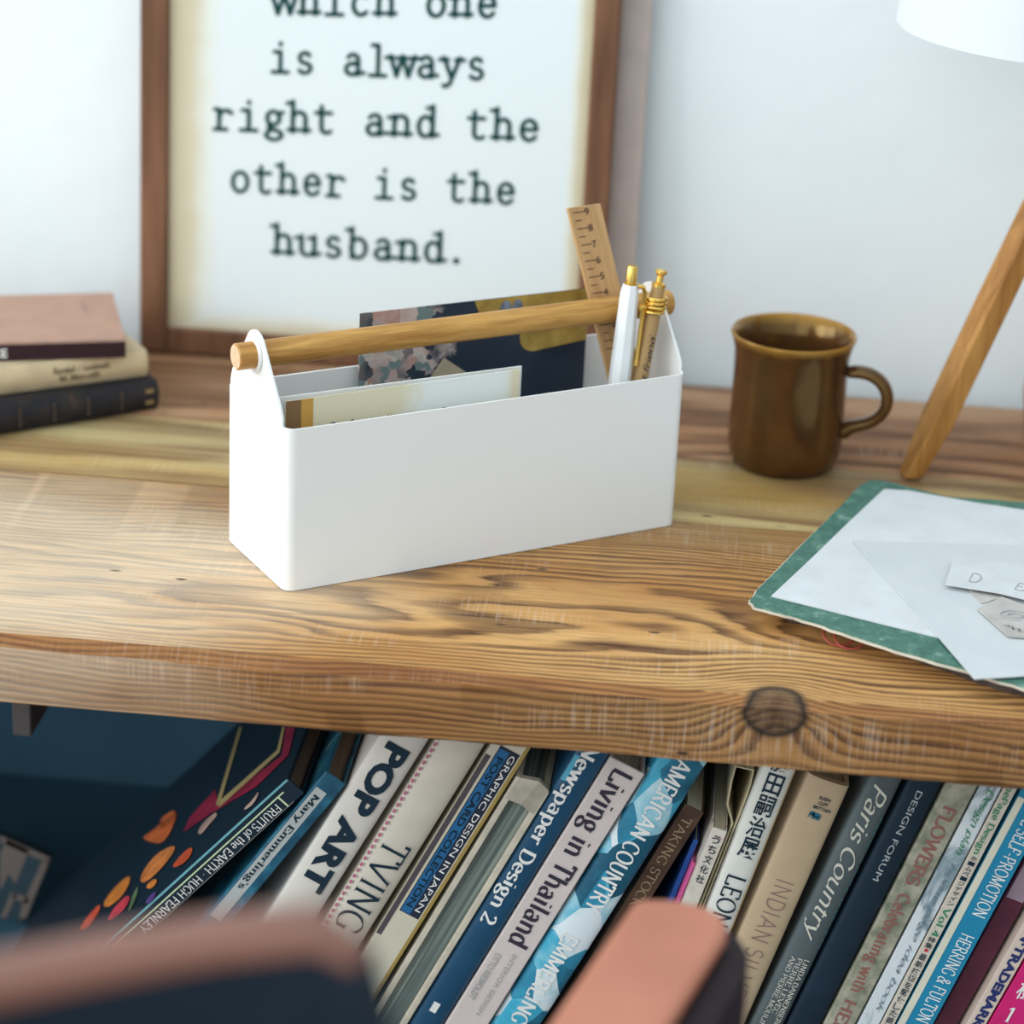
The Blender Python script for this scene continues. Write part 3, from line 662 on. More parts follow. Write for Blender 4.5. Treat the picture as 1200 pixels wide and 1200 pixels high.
# ================================================================== mug
mc = Vector((0.1179, 0.3546, 0.0004)); mr, mh = 0.0406, 0.0886
ma = math.atan2(-0.36, 0.93)
mug = thing('mug', 'brown glazed stoneware coffee mug with a golden rim on the desk', 'mug', Matrix.Translation(mc) @ Matrix.Rotation(math.radians(-14), 4, 'Z'))
t = NT('tenmoku_glaze'); co = t.coords(); x, y, z = t.sep(co)[:3]; n = t.noise(co, 50, 4, 0.6)
rimm = t.ramp(t.math('ADD', z, t.math('MULTIPLY', t.math('SUBTRACT', n, .5), 0.006)), [(mh-0.0045, 0.0), (mh-0.001, 1.0)])
GLAZE = t.base(t.mix(rimm, t.ramp(n, [(0.3, (0.052, 0.022, 0.010)), (0.7, (0.085, 0.036, 0.011))]), (0.36, 0.18, 0.03)), 0.15, 0, 0.5)
t.b.inputs['IOR'].default_value = 1.72; t.b.inputs['Specular Tint'].default_value = (1.0, 0.70, 0.30, 1)
prof = [(0.001, 0.0035), (0.030, 0.0035), (0.0315, 0.0), (0.0335, 0.0015), (0.0365, 0.010), (0.0372, 0.018), (0.0368, 0.040), (0.0366, 0.060), (0.0371, 0.076), (0.0393, 0.0845), (0.0404, mh-0.0012), (0.0396, mh), (0.0382, mh-0.0008),
        (0.0360, 0.084), (0.0325, 0.074), (0.0318, 0.05), (0.0318, 0.014), (0.028, 0.0075), (0.001, 0.007)]
MB().lathe(prof, 72).build('cup', GLAZE, mug, True, angle=60)
hp = [(0.0355, 0.0670), (0.045, 0.0690), (0.055, 0.0675), (0.0625, 0.061), (0.0650, 0.052), (0.0625, 0.0425), (0.055, 0.0355), (0.046, 0.0325), (0.040, 0.0295), (0.0360, 0.0235)]
b = MB(); rs = []
for i, (x, z) in enumerate(hp):
    a = hp[max(i-1, 0)]; c = hp[min(i+1, len(hp)-1)]; d = Vector((c[0]-a[0], 0, c[1]-a[1])).normalized(); nn = Vector((d.z, 0, -d.x))
    wv = 0.0068 if 0 < i < len(hp)-1 else 0.008; tv = 0.0042 if i < len(hp)-2 else 0.0052
    rs.append([Vector((x, 0, z))+nn*tv*math.cos(2*PI*k/16)+Vector((0, 1, 0))*wv*math.sin(2*PI*k/16) for k in range(16)])
b.rings(rs); o = b.build('handle', GLAZE, mug, True, angle=80); o.modifiers.new('sub', 'SUBSURF').render_levels = 2; o.modifiers['sub'].levels = 2

# ================================================================== lamp
f1 = on_z(1067, 558, 0.0); f2 = Vector((0.2890, 0.4365, 0))
LC = Vector((0.276, 0.366, 0)); 
LAMPW = wood_small('lamp_oak', (0.28, 0.115, 0.025), (0.50, 0.25, 0.07), 'z', 160, 0.5)
lamp = thing('table_lamp', 'tripod table lamp with pale oak legs and a white drum shade', 'lamp', Matrix.Translation(LC))
apex = Vector((0.008, 0.0, 0.215))
for k, f in enumerate((f1-LC, f2-LC, Vector((0.0544, -0.0467, 0)))):
    f = Vector((f.x, f.y, 0)); rad = f.normalized(); tang = Vector((-rad.y, rad.x, 0)); top = apex+rad*0.010; top.z = 0.215
    d = (top-f); b = MB(); rs = []
    for s_, w_, th in ((0.0, 0.0070, 0.006), (0.18, 0.0125, 0.007), (0.6, 0.0125, 0.007), (1.0, 0.0110, 0.007)):
        p = f+d*s_; ax = rad if s_ > 0 else rad
        rs.append([p+tang*sx*w_+rad*sy*th for sx, sy in ((-1, -1), (1, -1), (1, 1), (-1, 1))])
    for v in rs[0]: v.z = 0.0004
    b.rings(rs); b.build('leg', LAMPW, lamp, bevel=0.0012)
MB().lathe([(0.010, 0.216), (0.016, 0.217), (0.016, 0.224), (0.006, 0.226), (0.006, 0.235), (0.017, 0.237), (0.017, 0.27), (0.0, 0.271)], 24).build('socket', mat('lamp_socket', (0.30, 0.29, 0.27), .4), lamp, True)
sb = hit(1250, 36, LC, Vector((0, 1, 0))); SZ = sb.z
t = NT('linen_shade'); co = t.coords(); n = t.noise(t.scale(co, (300, 300, 60)), 1, 3); n2 = t.noise(t.scale(co, (60, 60, 500)), 1, 3)
t.bump(t.math('ADD', n, n2), 0.2, 0.0006)
LINEN = t.base((0.66, 0.69, 0.71), 0.85, 0, 0.2)
SR = 0.113
MB().lathe([(SR, SZ), (SR-0.012, SZ+0.17), (SR-0.0135, SZ+0.17), (SR-0.0015, SZ)], 72, cap=False).rings([[((r)*math.cos(2*PI*k/72), r*math.sin(2*PI*k/72), z) for k in range(72)] for r, z in ((SR-0.0015, SZ), (SR, SZ))], cap=False).build('lamp_shade', LINEN, lamp, True, angle=60)
b = MB()
for k in range(3):
    a = k*2*PI/3+.3; b.tube([(0.008*math.cos(a), 0.008*math.sin(a), SZ+0.03), ((SR-0.003)*math.cos(a), (SR-0.003)*math.sin(a), SZ+0.03)], 0.0012, 8)
b.tube([(0, 0, 0.27), (0, 0, SZ+0.03)], 0.004, 10) if SZ > 0.25 else b.tube([(0, 0, 0.235), (0, 0, SZ+0.03)], 0.008, 10)
b.build('shade_carrier', mat('lamp_wire', (0.5, 0.5, 0.48), .3, 1.0), lamp, True)

# ================================================================== stack of three books at the left
sdir = (Vector((0.0, 0, 0))+on_z(184, 478, 0)-on_z(0, 509, 0)); sdir.normalize()
def stack_book(name, label, corner_px, left_px, zb, h_, length, depth, cover, pages, rounded=0.0, boards=0.0022):
    """corner_px: the bottom front right corner; local x runs left along the spine, y back"""
    c = on_z(*corner_px, zb); d_ = c-on_z(*left_px, zb); a = math.atan2(d_.y, d_.x)
    ux = Vector((math.cos(a), math.sin(a), 0)); uy = Vector((-ux.y, ux.x, 0))
    root = thing(name, label, 'book', frame_matrix((c.x, c.y, zb), ux, uy, (0, 0, 1)), 'books stacked at the left of the desk')
    b = MB(); k = 8
    outer = [(0.0 - rounded*math.sin(PI*i/k), h_*i/k) for i in range(k+1)]
    for z0, z1 in ((0, boards), (h_-boards, h_)): b.box((-length, 0.001, z0), (0, depth, z1))
    b.prism([(0, y, z) for y, z in outer]+[(0, 0.003, h_), (0, 0.003, 0)], (-length, 0, 0))
    b.build('cover', cover, root, bevel=0.0006)
    MB().box((-length+0.003, 0.0035, boards), (-0.003, depth-0.004, h_-boards)).build('page_block', pages, root)
    return root
bz = 0.0004
H1, H2, H3 = 0.0205, 0.0185, 0.0115
s1b = stack_book('hardback_book', 'dark leather-bound book with gilt spine at the bottom of the left stack', (184, 478), (0, 509), bz, H1, 0.23, 0.155, cloth_like('dark_leather', [(0.3, (0.018, 0.020, 0.026)), (0.65, (0.035, 0.028, 0.028)), (0.8, (0.085, 0.050, 0.036))], 90, 0.6, spec=0.15), PAGE, 0.004)
GILT = mat('dull_gilt', (0.30, 0.20, 0.08), 0.5, var=0.3)
b = MB(); b.add([(x, -0.0043+0.0012*abs(z/H1-0.5)*2, z) for x, z in ((-0.010, .005), (-0.004, .005), (-0.004, .0155), (-0.010, .0155))], [(0, 1, 2, 3)]); b.build('gilt_ornament', GILT, s1b)
for k in range(7):
    MB().box((-0.028-k*0.024, -0.0045, 0.004), (-0.0265-k*0.024, -0.003, 0.0165)).build('raised_band', mat('band_brown', (0.06, 0.042, 0.036), .5), s1b)
s2b = stack_book('hardback_book', 'cream cloth-bound book in the middle of the left stack', (172, 440.5), (0, 463), bz+H1+0.0004, H2, 0.23, 0.13, mat('cream_cloth', (0.60, 0.47, 0.29), 0.75, var=.12), PAGE, 0.003)
TAN = mat('faded_brown_ink', (0.13, 0.085, 0.045), 0.7)
for txt, xa, xb, zz in (("Randall J Samhnett", -0.066, -0.027, 0.0105), ("M. Marcellt", -0.062, -0.034, 0.005)):
    lettering('lettering', txt, 'roman_bold', xa, xb, zz, zz+0.0042, lambda a, c: (a, -0.0034, c), TAN, s2b)
s3b = stack_book('paperback_book', 'pinkish brown book with dark spine on top of the left stack', (147.5, 418.5), (0, 423), bz+H1+H2+0.0008, H3, 0.22, 0.105, mat('rosy_brown_cover', (0.42, 0.235, 0.165), 0.55, var=.08), PAGE, 0.0, 0.0008)
MB().box((-0.22, -0.0006, 0.0), (0.0, 0.0, H3-0.0006)).build('spine_band', mat('dark_aubergine', (0.036, 0.017, 0.021), .6, spec=.15), s3b)
lettering('lettering', "NOTICE", 'sansbold', -0.1075, -0.0765, 0.0026, 0.0084, lambda a, c: (a, -0.0009, c), WHITEINK, s3b)
MB().add([(x, y, H3+0.0002) for x, y in ((-0.020, 0.062), (-0.0215, 0.062), (-0.0235, 0.085), (-0.022, 0.085))], [(0, 1, 2, 3)]).build('scuff', mat('scuff_brown', (0.28, 0.16, 0.12), .6), s3b)

# ================================================================== papers at the right
def plate(pxs, z, th, wob=0.0, sub=1):
    pts = [on_z(px, py, z+th) for px, py in pxs]; out = []
    for i in range(len(pts)):
        a, c = pts[i], pts[(i+1) % len(pts)]
        for k in range(sub):
            p = a.lerp(c, k/sub); d = (c-a).normalized(); nrm = Vector((-d.y, d.x, 0))
            out.append(p+nrm*(random.uniform(-wob, wob) if k else 0))
    return [Vector((p.x, p.y, z)) for p in out]
t = NT('green_bookcloth'); co = t.coords(); n = t.noise(co, 70, 5, 0.65); n2 = t.noise(co, 400, 3)
GREEN = t.base(t.ramp(t.math('ADD', t.math('MULTIPLY', n, .7), t.math('MULTIPLY', n2, .3)), [(0.36, (0.030, 0.105, 0.080)), (0.55, (0.065, 0.175, 0.130)), (0.68, (0.22, 0.34, 0.27))]), 0.65)
TORN = mat('torn_board_edge', (0.62, 0.55, 0.45), 0.8, var=.2)
led = thing('ledger', 'worn green cloth-covered ledger lying under loose papers', 'book', Matrix.Translation(on_z(1000, 650, 0.0)))
LI = led.matrix_world.inverted()
gpx = [(877, 704), (884, 692), (1008, 567), (1020, 561.5), (1032, 562), (1110, 581), (1235, 590), (1290, 760), (1245, 815), (1200, 806), (1130, 784), (1050, 762), (985, 740), (930, 722), (885, 711)]
pts = plate(gpx, 0.0115, 0.0022, 0.0008, 5)
o = MB().prism([LI @ p for p in pts], (0, 0, 0.0012)).build('cover_edge', TORN, led)
cen = sum(pts, Vector())/len(pts)
ins = [p+(cen-p).normalized()*0.0012 for p in pts]
MB().prism([LI @ (p+Vector((0, 0, 0.0012))) for p in ins], (0, 0, 0.0010)).build('cover', GREEN, led)
blk = [p+(cen-p).normalized()*0.024 for p in pts]; blk = [Vector((p.x, p.y, 0.0004)) for p in blk]
MB().prism([LI @ p for p in blk], (0, 0, 0.0110)).build('page_block', mat('shaded_ledger_pages', (0.06, 0.042, 0.032), .8, var=.2), led)  # darkened pages: the shadow under the cover is in their colour
rp = LI @ on_z(990, 744, 0.006); b = MB()
for dx, sk in ((-0.003, 0.002), (0.003, -0.001)):
    loop_ = [(rp.x+dx+0.0085*math.cos(a*PI/10), rp.y+0.0005+0.0078*math.sin(a*PI/10)+sk, rp.z-0.0008+0.0036*math.sin(a*PI/10)) for a in range(21)]
    b.tube(loop_, 0.00075, 6, False)
b.build('binding_ring', mat('red_ring', (0.36, 0.06, 0.045), .4), led, True)

PWHITE = cloth_like('drawing_paper', [(0.35, (0.58, 0.595, 0.605)), (0.65, (0.65, 0.665, 0.68))], 30, 0.75)
def sheet(name, label, cat, pxs, z, th, m_, wob=0.0, sub=1):
    pts = plate(pxs, z, th, wob, sub); c = sum(pts, Vector())/len(pts); o = MB().prism([p-c for p in pts], (0, 0, th)).build(name, m_)
    o.location = c; return tag(o, label, cat)
ZP = 0.0139
sheet('paper_sheet', 'white sheet of drawing paper lying on the green ledger', 'paper', [(904, 698), (1036, 573), (1065, 574.5), (1105, 582), (1150, 590), (1225, 601), (1310, 700), (1230, 775), (1098, 746), (1000, 722)], ZP, 0.0008, PWHITE, 0.0003, 3)
VELLUM = cloth_like('vellum', [(0.35, (0.545, 0.57, 0.58)), (0.65, (0.585, 0.605, 0.615))], 25, 0.6)
sheet('vellum_sheet', 'bluish white sheet lying askew on top of the drawing paper', 'paper', [(998, 633), (1010, 634), (1260, 640), (1290, 770), (1200, 792), (1142, 795.5), (1096, 742), (1050, 692)], ZP+0.0010, 0.0006, VELLUM)
st = sheet('card_strip', 'long pale card strip embossed with a letter D on the papers', 'card', [(1117, 654), (1240, 664), (1245, 712), (1170, 694), (1108, 684)], ZP+0.0042, 0.0009, mat('strip_card', (0.58, 0.60, 0.61), .7))
c = st.location
def flat_letter(parent, txt, px0, px1, zz, hgt, m_, up=1.0, sty='thinsans'):
    a0 = on_z(*px0, zz); a1 = on_z(*px1, zz); d = (a1-a0); n_ = Vector((-d.y, d.x, 0)).normalized()*up; off = parent.location
    lettering('lettering', txt, sty, 0, 1, 0, hgt, lambda a, q: tuple(a0+d*a+n_*q-off+Vector((0, 0, 0.0002))), m_, parent)
GREYINK = mat('emboss_grey', (0.36, 0.36, 0.36), .7)
flat_letter(st, "D", (1132, 681), (1149, 684), ZP+0.0051, 0.013, GREYINK); flat_letter(st, "E", (1186, 690), (1200, 693), ZP+0.0051, 0.010, GREYINK)
b = MB()
b.prism([p-c for p in plate([(1140, 689), (1200, 702), (1180, 706), (1150, 706)], ZP+0.0018, .0006)], (0, 0, 0.0023))
KP = mat('crumpled_paper', (0.46, 0.43, 0.40), .7, var=.15)
tg = sheet('paper_tag', 'small grey paper tag with a round emblem tucked under the card strip', 'tag', [(1146, 713), (1174, 699), (1215, 714), (1225, 748), (1182, 745)], ZP+0.0024, 0.0009, KP)
off = tg.location; q0 = on_z(1190, 722, ZP+0.0033); b = MB()
for rx, ry in ((0.0085, 0.0065), (0.0045, 0.0030)):
    pts = [(q0.x+rx*math.cos(a*PI/12)-off.x, q0.y+ry*math.sin(a*PI/12)-off.y, q0.z-off.z+0.0002) for a in range(24 if rx < .006 else 20)]; b.tube(pts, 0.00045, 6)
b.build('emblem', GREYINK, tg, True)
flat_letter(tg, "mou", (1172, 733), (1200, 742), ZP+0.0033, 0.0045, GREYINK, 1.0, 'script')
cr = sheet('paper_scrap', 'crumpled torn scrap of paper poking out below the card strip', 'paper', [(1136, 690), (1160, 690), (1178, 699), (1150, 707), (1143, 700)], ZP+0.0017, 0.0006, KP, .0006, 4)
fold = sheet('folded_paper', 'curled paper edge sticking out under the vellum at the lower right', 'paper', [(1166, 796), (1195, 806), (1215, 815), (1230, 800), (1205, 789)], 0.0040, 0.0008, PWHITE, .0008, 4)

# ================================================================== books on the shelf
def v2(px, py, ys): q = on_y(px, py, ys); return Vector((q.x, q.z))
class Book:
    prev = None
    def __init__(s, name, label, Lp, Rp, cover, ys=0.05, depth=0.21, top=None, htop=-0.047, pages=PAGE, board=0.0022, soft=False, no_spine=False, rounded=0.0, lean=None, cat='book'):
        l0, l1 = v2(*Lp[0], ys), v2(*Lp[1], ys); r0, r1 = v2(*Rp[0], ys), v2(*Rp[1], ys)
        u = ((l0-l1).normalized()+(r0-r1).normalized()).normalized(); u = Vector((math.sin(math.radians(lean)), math.cos(math.radians(lean)))) if lean else u; v = Vector((u.y, -u.x))
        lc = (l0+l1)/2; rc = (r0+r1)/2
        th = math.atan2(u.x, u.y); R_E = rc
        for it in range(3):                                        # rest on the shelf, clear of the book to the left
            t_ = max(0.002, (R_E-lc).dot(v)); z0 = SHELF_Z+0.0006+t_*math.sin(th)
            k = (z0-lc.y)/u.y; base = lc+u*k; zt = min([htop]+([v2(*top, ys).y] if top else [])+([Book.prev[2]] if Book.prev else [])); tl = lc+u*((zt-lc.y)/u.y)
            if Book.prev is None: break
            pr_, pv, _z = Book.prev; gap = min((base-pr_).dot(pv), (tl-pr_).dot(pv))
            if gap < 0.0003: lc = lc+v*((0.0004-gap)/max(.5, v.dot(pv)))
            else: break
        s.t = t_; Book.prev = (base+v*t_, v, (v2(*top, ys).y if top else htop))
        if top: h_ = (v2(*top, ys)-base).dot(u)
        else: h_ = (htop-z0)/u.y
        s.h = h_; s.ys = ys; s.depth = depth
        M = Matrix.Translation((base.x, ys, z0)) @ Matrix.Rotation(th, 4, 'Y'); s.M = M; s.Mi = M.inverted()
        s.o = thing(name, label, cat, M, 'books leaning on the shelf under the desk'); s.th = th
        if not no_spine:
            b = MB()
            if rounded:
                k = 10; po = [(t_/2-t_/2*math.cos(PI*i/k), rounded-rounded*math.sin(PI*i/k)) for i in range(k+1)]
                prof = po+[(t_, depth), (t_-board, depth)]+[(t_-board, rounded+board), (board, rounded+board)]+[(board, depth), (0, depth)]
            else:
                prof = [(0, 0), (t_, 0), (t_, depth), (t_-board, depth), (t_-board, board), (board, board), (board, depth), (0, depth)]
            n = len(prof); b.rings([[(x, y, 0) for x, y in prof], [(x, y, h_) for x, y in prof]], True, True)
            s.cover = b.build('cover', cover, s.o, bevel=0.0 if rounded else min(0.0009, board*0.4), smooth=bool(rounded))
        else:
            b = MB(); b.box((0, 0, 0), (board, depth, h_)); b.box((t_-board, 0, 0), (t_, depth, h_)); s.cover = b.build('cover', cover, s.o, bevel=0.0006)
        ov = 0.0 if soft else 0.003
        y0 = (board if not no_spine else 0.004)+(rounded if rounded else 0)+0.0004
        s.pages = MB().box((board+0.0003, y0, ov+0.0002), (t_-board-0.0003, depth-0.002-ov, h_-ov-0.0002)).build('page_block', pages, s.o)
    def loc(s, px, py, dy=0.0): return s.Mi @ on_y(px, py, s.ys+dy)
    def on_cover(s, px, py):
        o = s.M @ Vector((-0.0004, 0, 0)); n = (s.M.to_3x3() @ Vector((1, 0, 0))); return s.Mi @ hit(px, py, o, n)
    def text(s, txt, style, p0, p1, f0, f1, m_, name='lettering', bbox=False, dy=-0.0004):
        a, c = s.loc(*p0).z, s.loc(*p1).z
        return lettering(name, txt, style, a, c, s.t*f0, s.t*f1, lambda z, x: (x, dy, z), m_, s.o, bbox)
    def upright(s, chars, p0, p1, f0, f1, m_, name='lettering', fill=0.9):
        a, c = s.loc(*p0).z, s.loc(*p1).z; st = (a-c)/len(chars)
        for i, chx in enumerate(chars):
            zt = a-st*i
            lettering(name, chx, 'sansmid', s.t*f0, s.t*f1, zt-st*fill, zt, lambda x, z: (x, -0.0004, z), m_, s.o, True)
    def patch(s, name, p0, p1, f0, f1, m_, dy=-0.0002):
        a, c = s.loc(*p0).z, s.loc(*p1).z
        return MB().add([(s.t*f0, dy, c), (s.t*f1, dy, c), (s.t*f1, dy, a), (s.t*f0, dy, a)], [(0, 1, 2, 3)]).build(name, m_, s.o)


WHITEC = mat('warm_white_cover', (0.66, 0.62, 0.57), 0.4, var=.04)
BLACKC = mat('blue_black_cover', (0.010, 0.024, 0.040), 0.45, spec=.2, var=.1)
BPAGE = cloth_like('shaded_page_edges', [(0.3, (0.10, 0.07, 0.05)), (0.7, (0.20, 0.145, 0.10))], 8, 0.8, (60, 2, 2))  # page tops browned to carry the shade they sit in
# 1 the black gardening book with flowers on its front cover
B = Book('hardback_book', 'black book with bright flowers on its cover, leftmost on the shelf', ((337.5, 914), (140, 1088)), ((357, 928), (232, 1044)), BLACKC, 0.05, 0.215, top=(345, 919), pages=BPAGE, lean=41.7)
LGREEN = mat('pale_green_line', (0.55, 0.66, 0.42), .5); TEALSH = mat('teal_line', (0.16, 0.42, 0.48), .3)
for f0, f1, m_, nm in ((0.0, 0.10, TEALSH, 'teal_edge_line'), (0.30, 0.37, LGREEN, 'green_line'), (0.93, 0.96, mat('grey_line', (0.22, 0.22, 0.2), .5), 'grey_line')):
    B.patch(nm, (330, 926) if nm != 'teal_edge_line' else (337, 914), (120, 1110), f0, f1, m_)
zt = B.loc(329, 938).z
MB().add([(B.t*.30, -.0003, zt), (B.t*.96, -.0003, zt), (B.t*.96, -.0003, zt+.0011), (B.t*.30, -.0003, zt+.0011)], [(0, 1, 2, 3)]).build('green_line', LGREEN, B.o)
B.text("FRUITS of the EARTH \u00b7 HUGH FEARNLEY", 'roman', (328, 945), (165, 1090), 0.48, 0.86, WHITEINK)
def cover_poly(b_, name, pxs, m_, lift=0.0):
    if lift > 0.00025:
        for _ in range(2): pxs = [q for i in range(len(pxs)) for q in (tuple(.75*a+.25*c for a, c in zip(pxs[i], pxs[(i+1) % len(pxs)])), tuple(.25*a+.75*c for a, c in zip(pxs[i], pxs[(i+1) % len(pxs)])))]
    pts = [b_.on_cover(*p) for p in pxs]
    return MB().add([(-0.0004-lift, p.y, p.z) for p in pts], [tuple(range(len(pts)))]).build(name, m_, b_.o)
RED = mat('crimson_print', (0.32, 0.018, 0.055), .4, var=.3); GOLDL = mat('gold_line_print', (0.50, 0.40, 0.17), .4)
cover_poly(B, 'crimson_band', [(346, 852), (338, 885), (300, 922), (246, 954), (215, 975), (222, 958), (252, 925), (256, 942), (330, 885), (335, 852)], RED)
cover_poly(B, 'gold_line', [(281, 852), (283.5, 852), (257.5, 944), (253, 944)], GOLDL, 0.0002)
cover_poly(B, 'gold_line', [(331, 852), (334, 852), (328, 882), (257.5, 946), (254, 942), (325, 879)], GOLDL, 0.0002)
for pxs, col in (([(165, 983), (178, 975), (200, 955), (207, 950), (206, 962), (196, 983), (186, 990)], (0.72, 0.17, 0.04)), ([(188, 960), (198, 953), (206, 949), (206, 960), (196, 970), (189, 973)], (0.62, 0.20, 0.05)),
                 ([(163, 1032), (172, 1015), (185, 1000), (204, 990), (206, 996), (190, 1018), (170, 1036)], (0.78, 0.25, 0.06)), ([(120, 1062), (130, 1045), (150, 1026), (154, 1030), (146, 1048), (128, 1064)], (0.80, 0.25, 0.04)),
                 ([(200, 1018), (212, 1002), (226, 991), (225, 1002), (214, 1014)], (0.62, 0.10, 0.03)), ([(124, 1082), (135, 1062), (152, 1047), (152, 1058), (138, 1074)], (0.68, 0.06, 0.09)),
                 ([(92, 1092), (100, 1078), (117, 1058), (118, 1066), (104, 1088)], (0.72, 0.10, 0.05)), ([(170, 1058), (176, 1050), (184, 1044), (182, 1052), (174, 1060)], (0.13, 0.06, 0.28)),
                 ([(171, 1040), (175, 1034), (184, 1029), (184, 1036), (176, 1043)], (0.70, 0.20, 0.05)), ([(231, 976), (240, 962), (254, 951), (255, 957), (244, 968), (236, 979)], (0.50, 0.33, 0.28)),
                 ([(284, 950), (296, 938), (304, 926), (302, 936), (292, 948)], (0.55, 0.40, 0.33)), ([(150, 1068), (156, 1048), (163, 1036), (161, 1050), (153, 1068)], (0.12, 0.19, 0.09))):
    cover_poly(B, 'printed_flower', pxs, mat('flower_%d' % int(col[0]*997+col[2]*9973), col, .4, var=.35, sc=120), 0.0003)

# 2 denim-blue book with a pale title strip
DENIM = cloth_like('denim_print', [(0.33, (0.008, 0.055, 0.105)), (0.52, (0.016, 0.115, 0.19)), (0.62, (0.03, 0.19, 0.27)), (0.70, (0.30, 0.42, 0.46))], 55, 0.4, (1, 1, 1), 5)
B = Book('hardback_book', 'teal blue book with a pale grey title strip beside the flower-covered book', ((368, 900), (246, 1046)), ((404, 921), (314, 1030)), DENIM, 0.05, 0.21, top=(388, 908), pages=BPAGE, lean=34.1)
B.patch('title_strip', (373, 923), (240, 1068), 0.10, 0.62, mat('pale_grey_strip', (0.42, 0.45, 0.45), .5))
B.text("Mary Emmerling's", 'roman_bold', (371, 931), (283, 1042), 0.24, 0.50, INK)
# 3 heavy sans
B = Book('hardback_book', 'white book with heavy black POP ART lettering down the spine', ((432, 870), (329, 1031)), ((497, 878), (394, 1037)), WHITEC, 0.05, 0.21, rounded=0.003, lean=27.0)
B.text("POP ART", 'sansheavy', (466, 873), (366, 1044), 0.22, 0.80, INK, bbox=True)
# 4
B4 = Book('hardback_book', 'cream book with thin dark serif capitals next to the heavy-lettered white book', ((507, 874), (399, 1049)), ((563, 878), (428, 1104)), mat('cream_jacket', (0.60, 0.55, 0.47), 0.35, var=.05), 0.05, 0.21, rounded=0.004, lean=26.2)
B4.text("TVING", 'roman_light', (476, 991), (412, 1096), 0.20, 0.80, INK)
b = MB()
for i in range(46):
    z = B4.h-0.010-i*0.0045; b.add([(0.0002, 0.0012, z), (0.0016, 0.0004, z), (0.0016, 0.0004, z-0.0026), (0.0002, 0.0012, z-0.0026)], [(0, 1, 2, 3)])
b.build('stitched_edge', mat('rose_stitch', (0.34, 0.07, 0.15), .5), B4.o)
# 5
B = Book('paperback_book', 'cream book with a blue and black label of thin capitals', ((570, 884), (431, 1106)), ((607, 896), (455, 1148)), mat('ivory_jacket', (0.60, 0.56, 0.45), 0.35, var=.05), 0.05, 0.20, board=0.0012, soft=True, lean=25.8)
BLUEL = mat('label_blue', (0.012, 0.125, 0.30), .4); NAVYL = mat('label_navy', (0.012, 0.022, 0.045), .4)
B.patch('black_label', (600, 880), (487, 1076), 0.24, 0.86, NAVYL); B.patch('blue_label', (585, 876), (478, 1070), 0.27, 0.57, BLUEL, -0.0003)
B.patch('side_band', (572, 884), (440, 1092), 0.0, 0.16, mat('label_grey', (0.07, 0.06, 0.07), .5))
B.text("POST CARD COLLECTION", 'sansbold', (584, 886), (478, 1061), 0.33, 0.52, INK, dy=-.0005)
B.text("GRAPHIC DESIGN IN JAPAN", 'sans', (598, 884), (489, 1068), 0.63, 0.80, WHITEINK, dy=-.0005)
MB().box((B.t*.90, -0.0006, 0), (B.t, 0, B.h)).build('mustard_edge', mat('mustard', (0.34, 0.24, 0.07), .5), B.o)
# 6 worn book without a spine
t = NT('bare_binding'); co = t.coords(); n = t.noise(t.scale(co, (420, 3, 5)), 1, 3, .6)
BIND = t.base(t.ramp(n, [(0.3, (0.05, 0.065, 0.065)), (0.5, (0.14, 0.18, 0.165)), (0.7, (0.32, 0.36, 0.31))]), .7)
B = Book('hardback_book', 'worn book with torn cream boards and a bare grey-green binding', ((608, 898), (459, 1157)), ((641, 931), (476, 1205)), mat('torn_cream_boards', (0.55, 0.50, 0.40), .7, var=.18), 0.05, 0.20, top=(622, 918), pages=BIND, board=0.0036, no_spine=True, lean=25.2)
z = B.h-0.004
MB().prism([(0.001, 0.0, z-0.012), (B.t*.5, -0.0015, z-0.010), (B.t-.001, 0.0, z-0.013), (B.t-.001, 0, z+.005), (B.t*.6, -0.001, z+.008), (0.002, 0, z+.004)], (0, 0.004, 0)).build('head_cap', mat('torn_head_cap', (0.42, 0.38, 0.31), .8, var=.25), B.o)
# 7
B = Book('paperback_book', 'dark blue book with white lettering ending in a large number two', ((664, 883), (487, 1197)), ((717, 889), (517, 1198)), cloth_like('deep_blue_jacket', [(0.3, (0.008, 0.055, 0.12)), (0.7, (0.016, 0.085, 0.165))], 12, 0.35), 0.05, 0.21, rounded=0.003, lean=25.0)
B.text("Newspaper Design 2", 'condensed', (707, 878), (577, 1085), 0.20, 0.66, WHITEINK)
B.patch('publisher_mark', (508, 1172), (502, 1183), 0.32, 0.55, WHITEINK, -0.0006)
B.patch('sky_blue_corner', (675, 884), (655, 912), 0.04, 0.22, mat('sky_blue_print', (0.10, 0.42, 0.60), .4), 0.0002)
# 8
B = Book('hardback_book', 'pinkish white book with dark tall lettering, top corner clear of the desk', ((719, 889), (518, 1199)), ((757, 909), (572, 1198)), mat('pinkish_white_jacket', (0.64, 0.56, 0.54), 0.4, var=.04), 0.05, 0.21, top=(737, 898), lean=25.0)
B.text("Living in Thailand", 'condensed', (735, 905), (605, 1109), 0.25, 0.78, mat('plum_ink', (0.030, 0.025, 0.045), .5))
B.text("OTTO RIEWOLDT", 'roman_bold', (586, 1118), (556, 1172), 0.14, 0.30, GREYINK); B.text("INTERIOR DESIGN", 'sans', (592, 1113), (552, 1185), 0.55, 0.68, GREYINK)
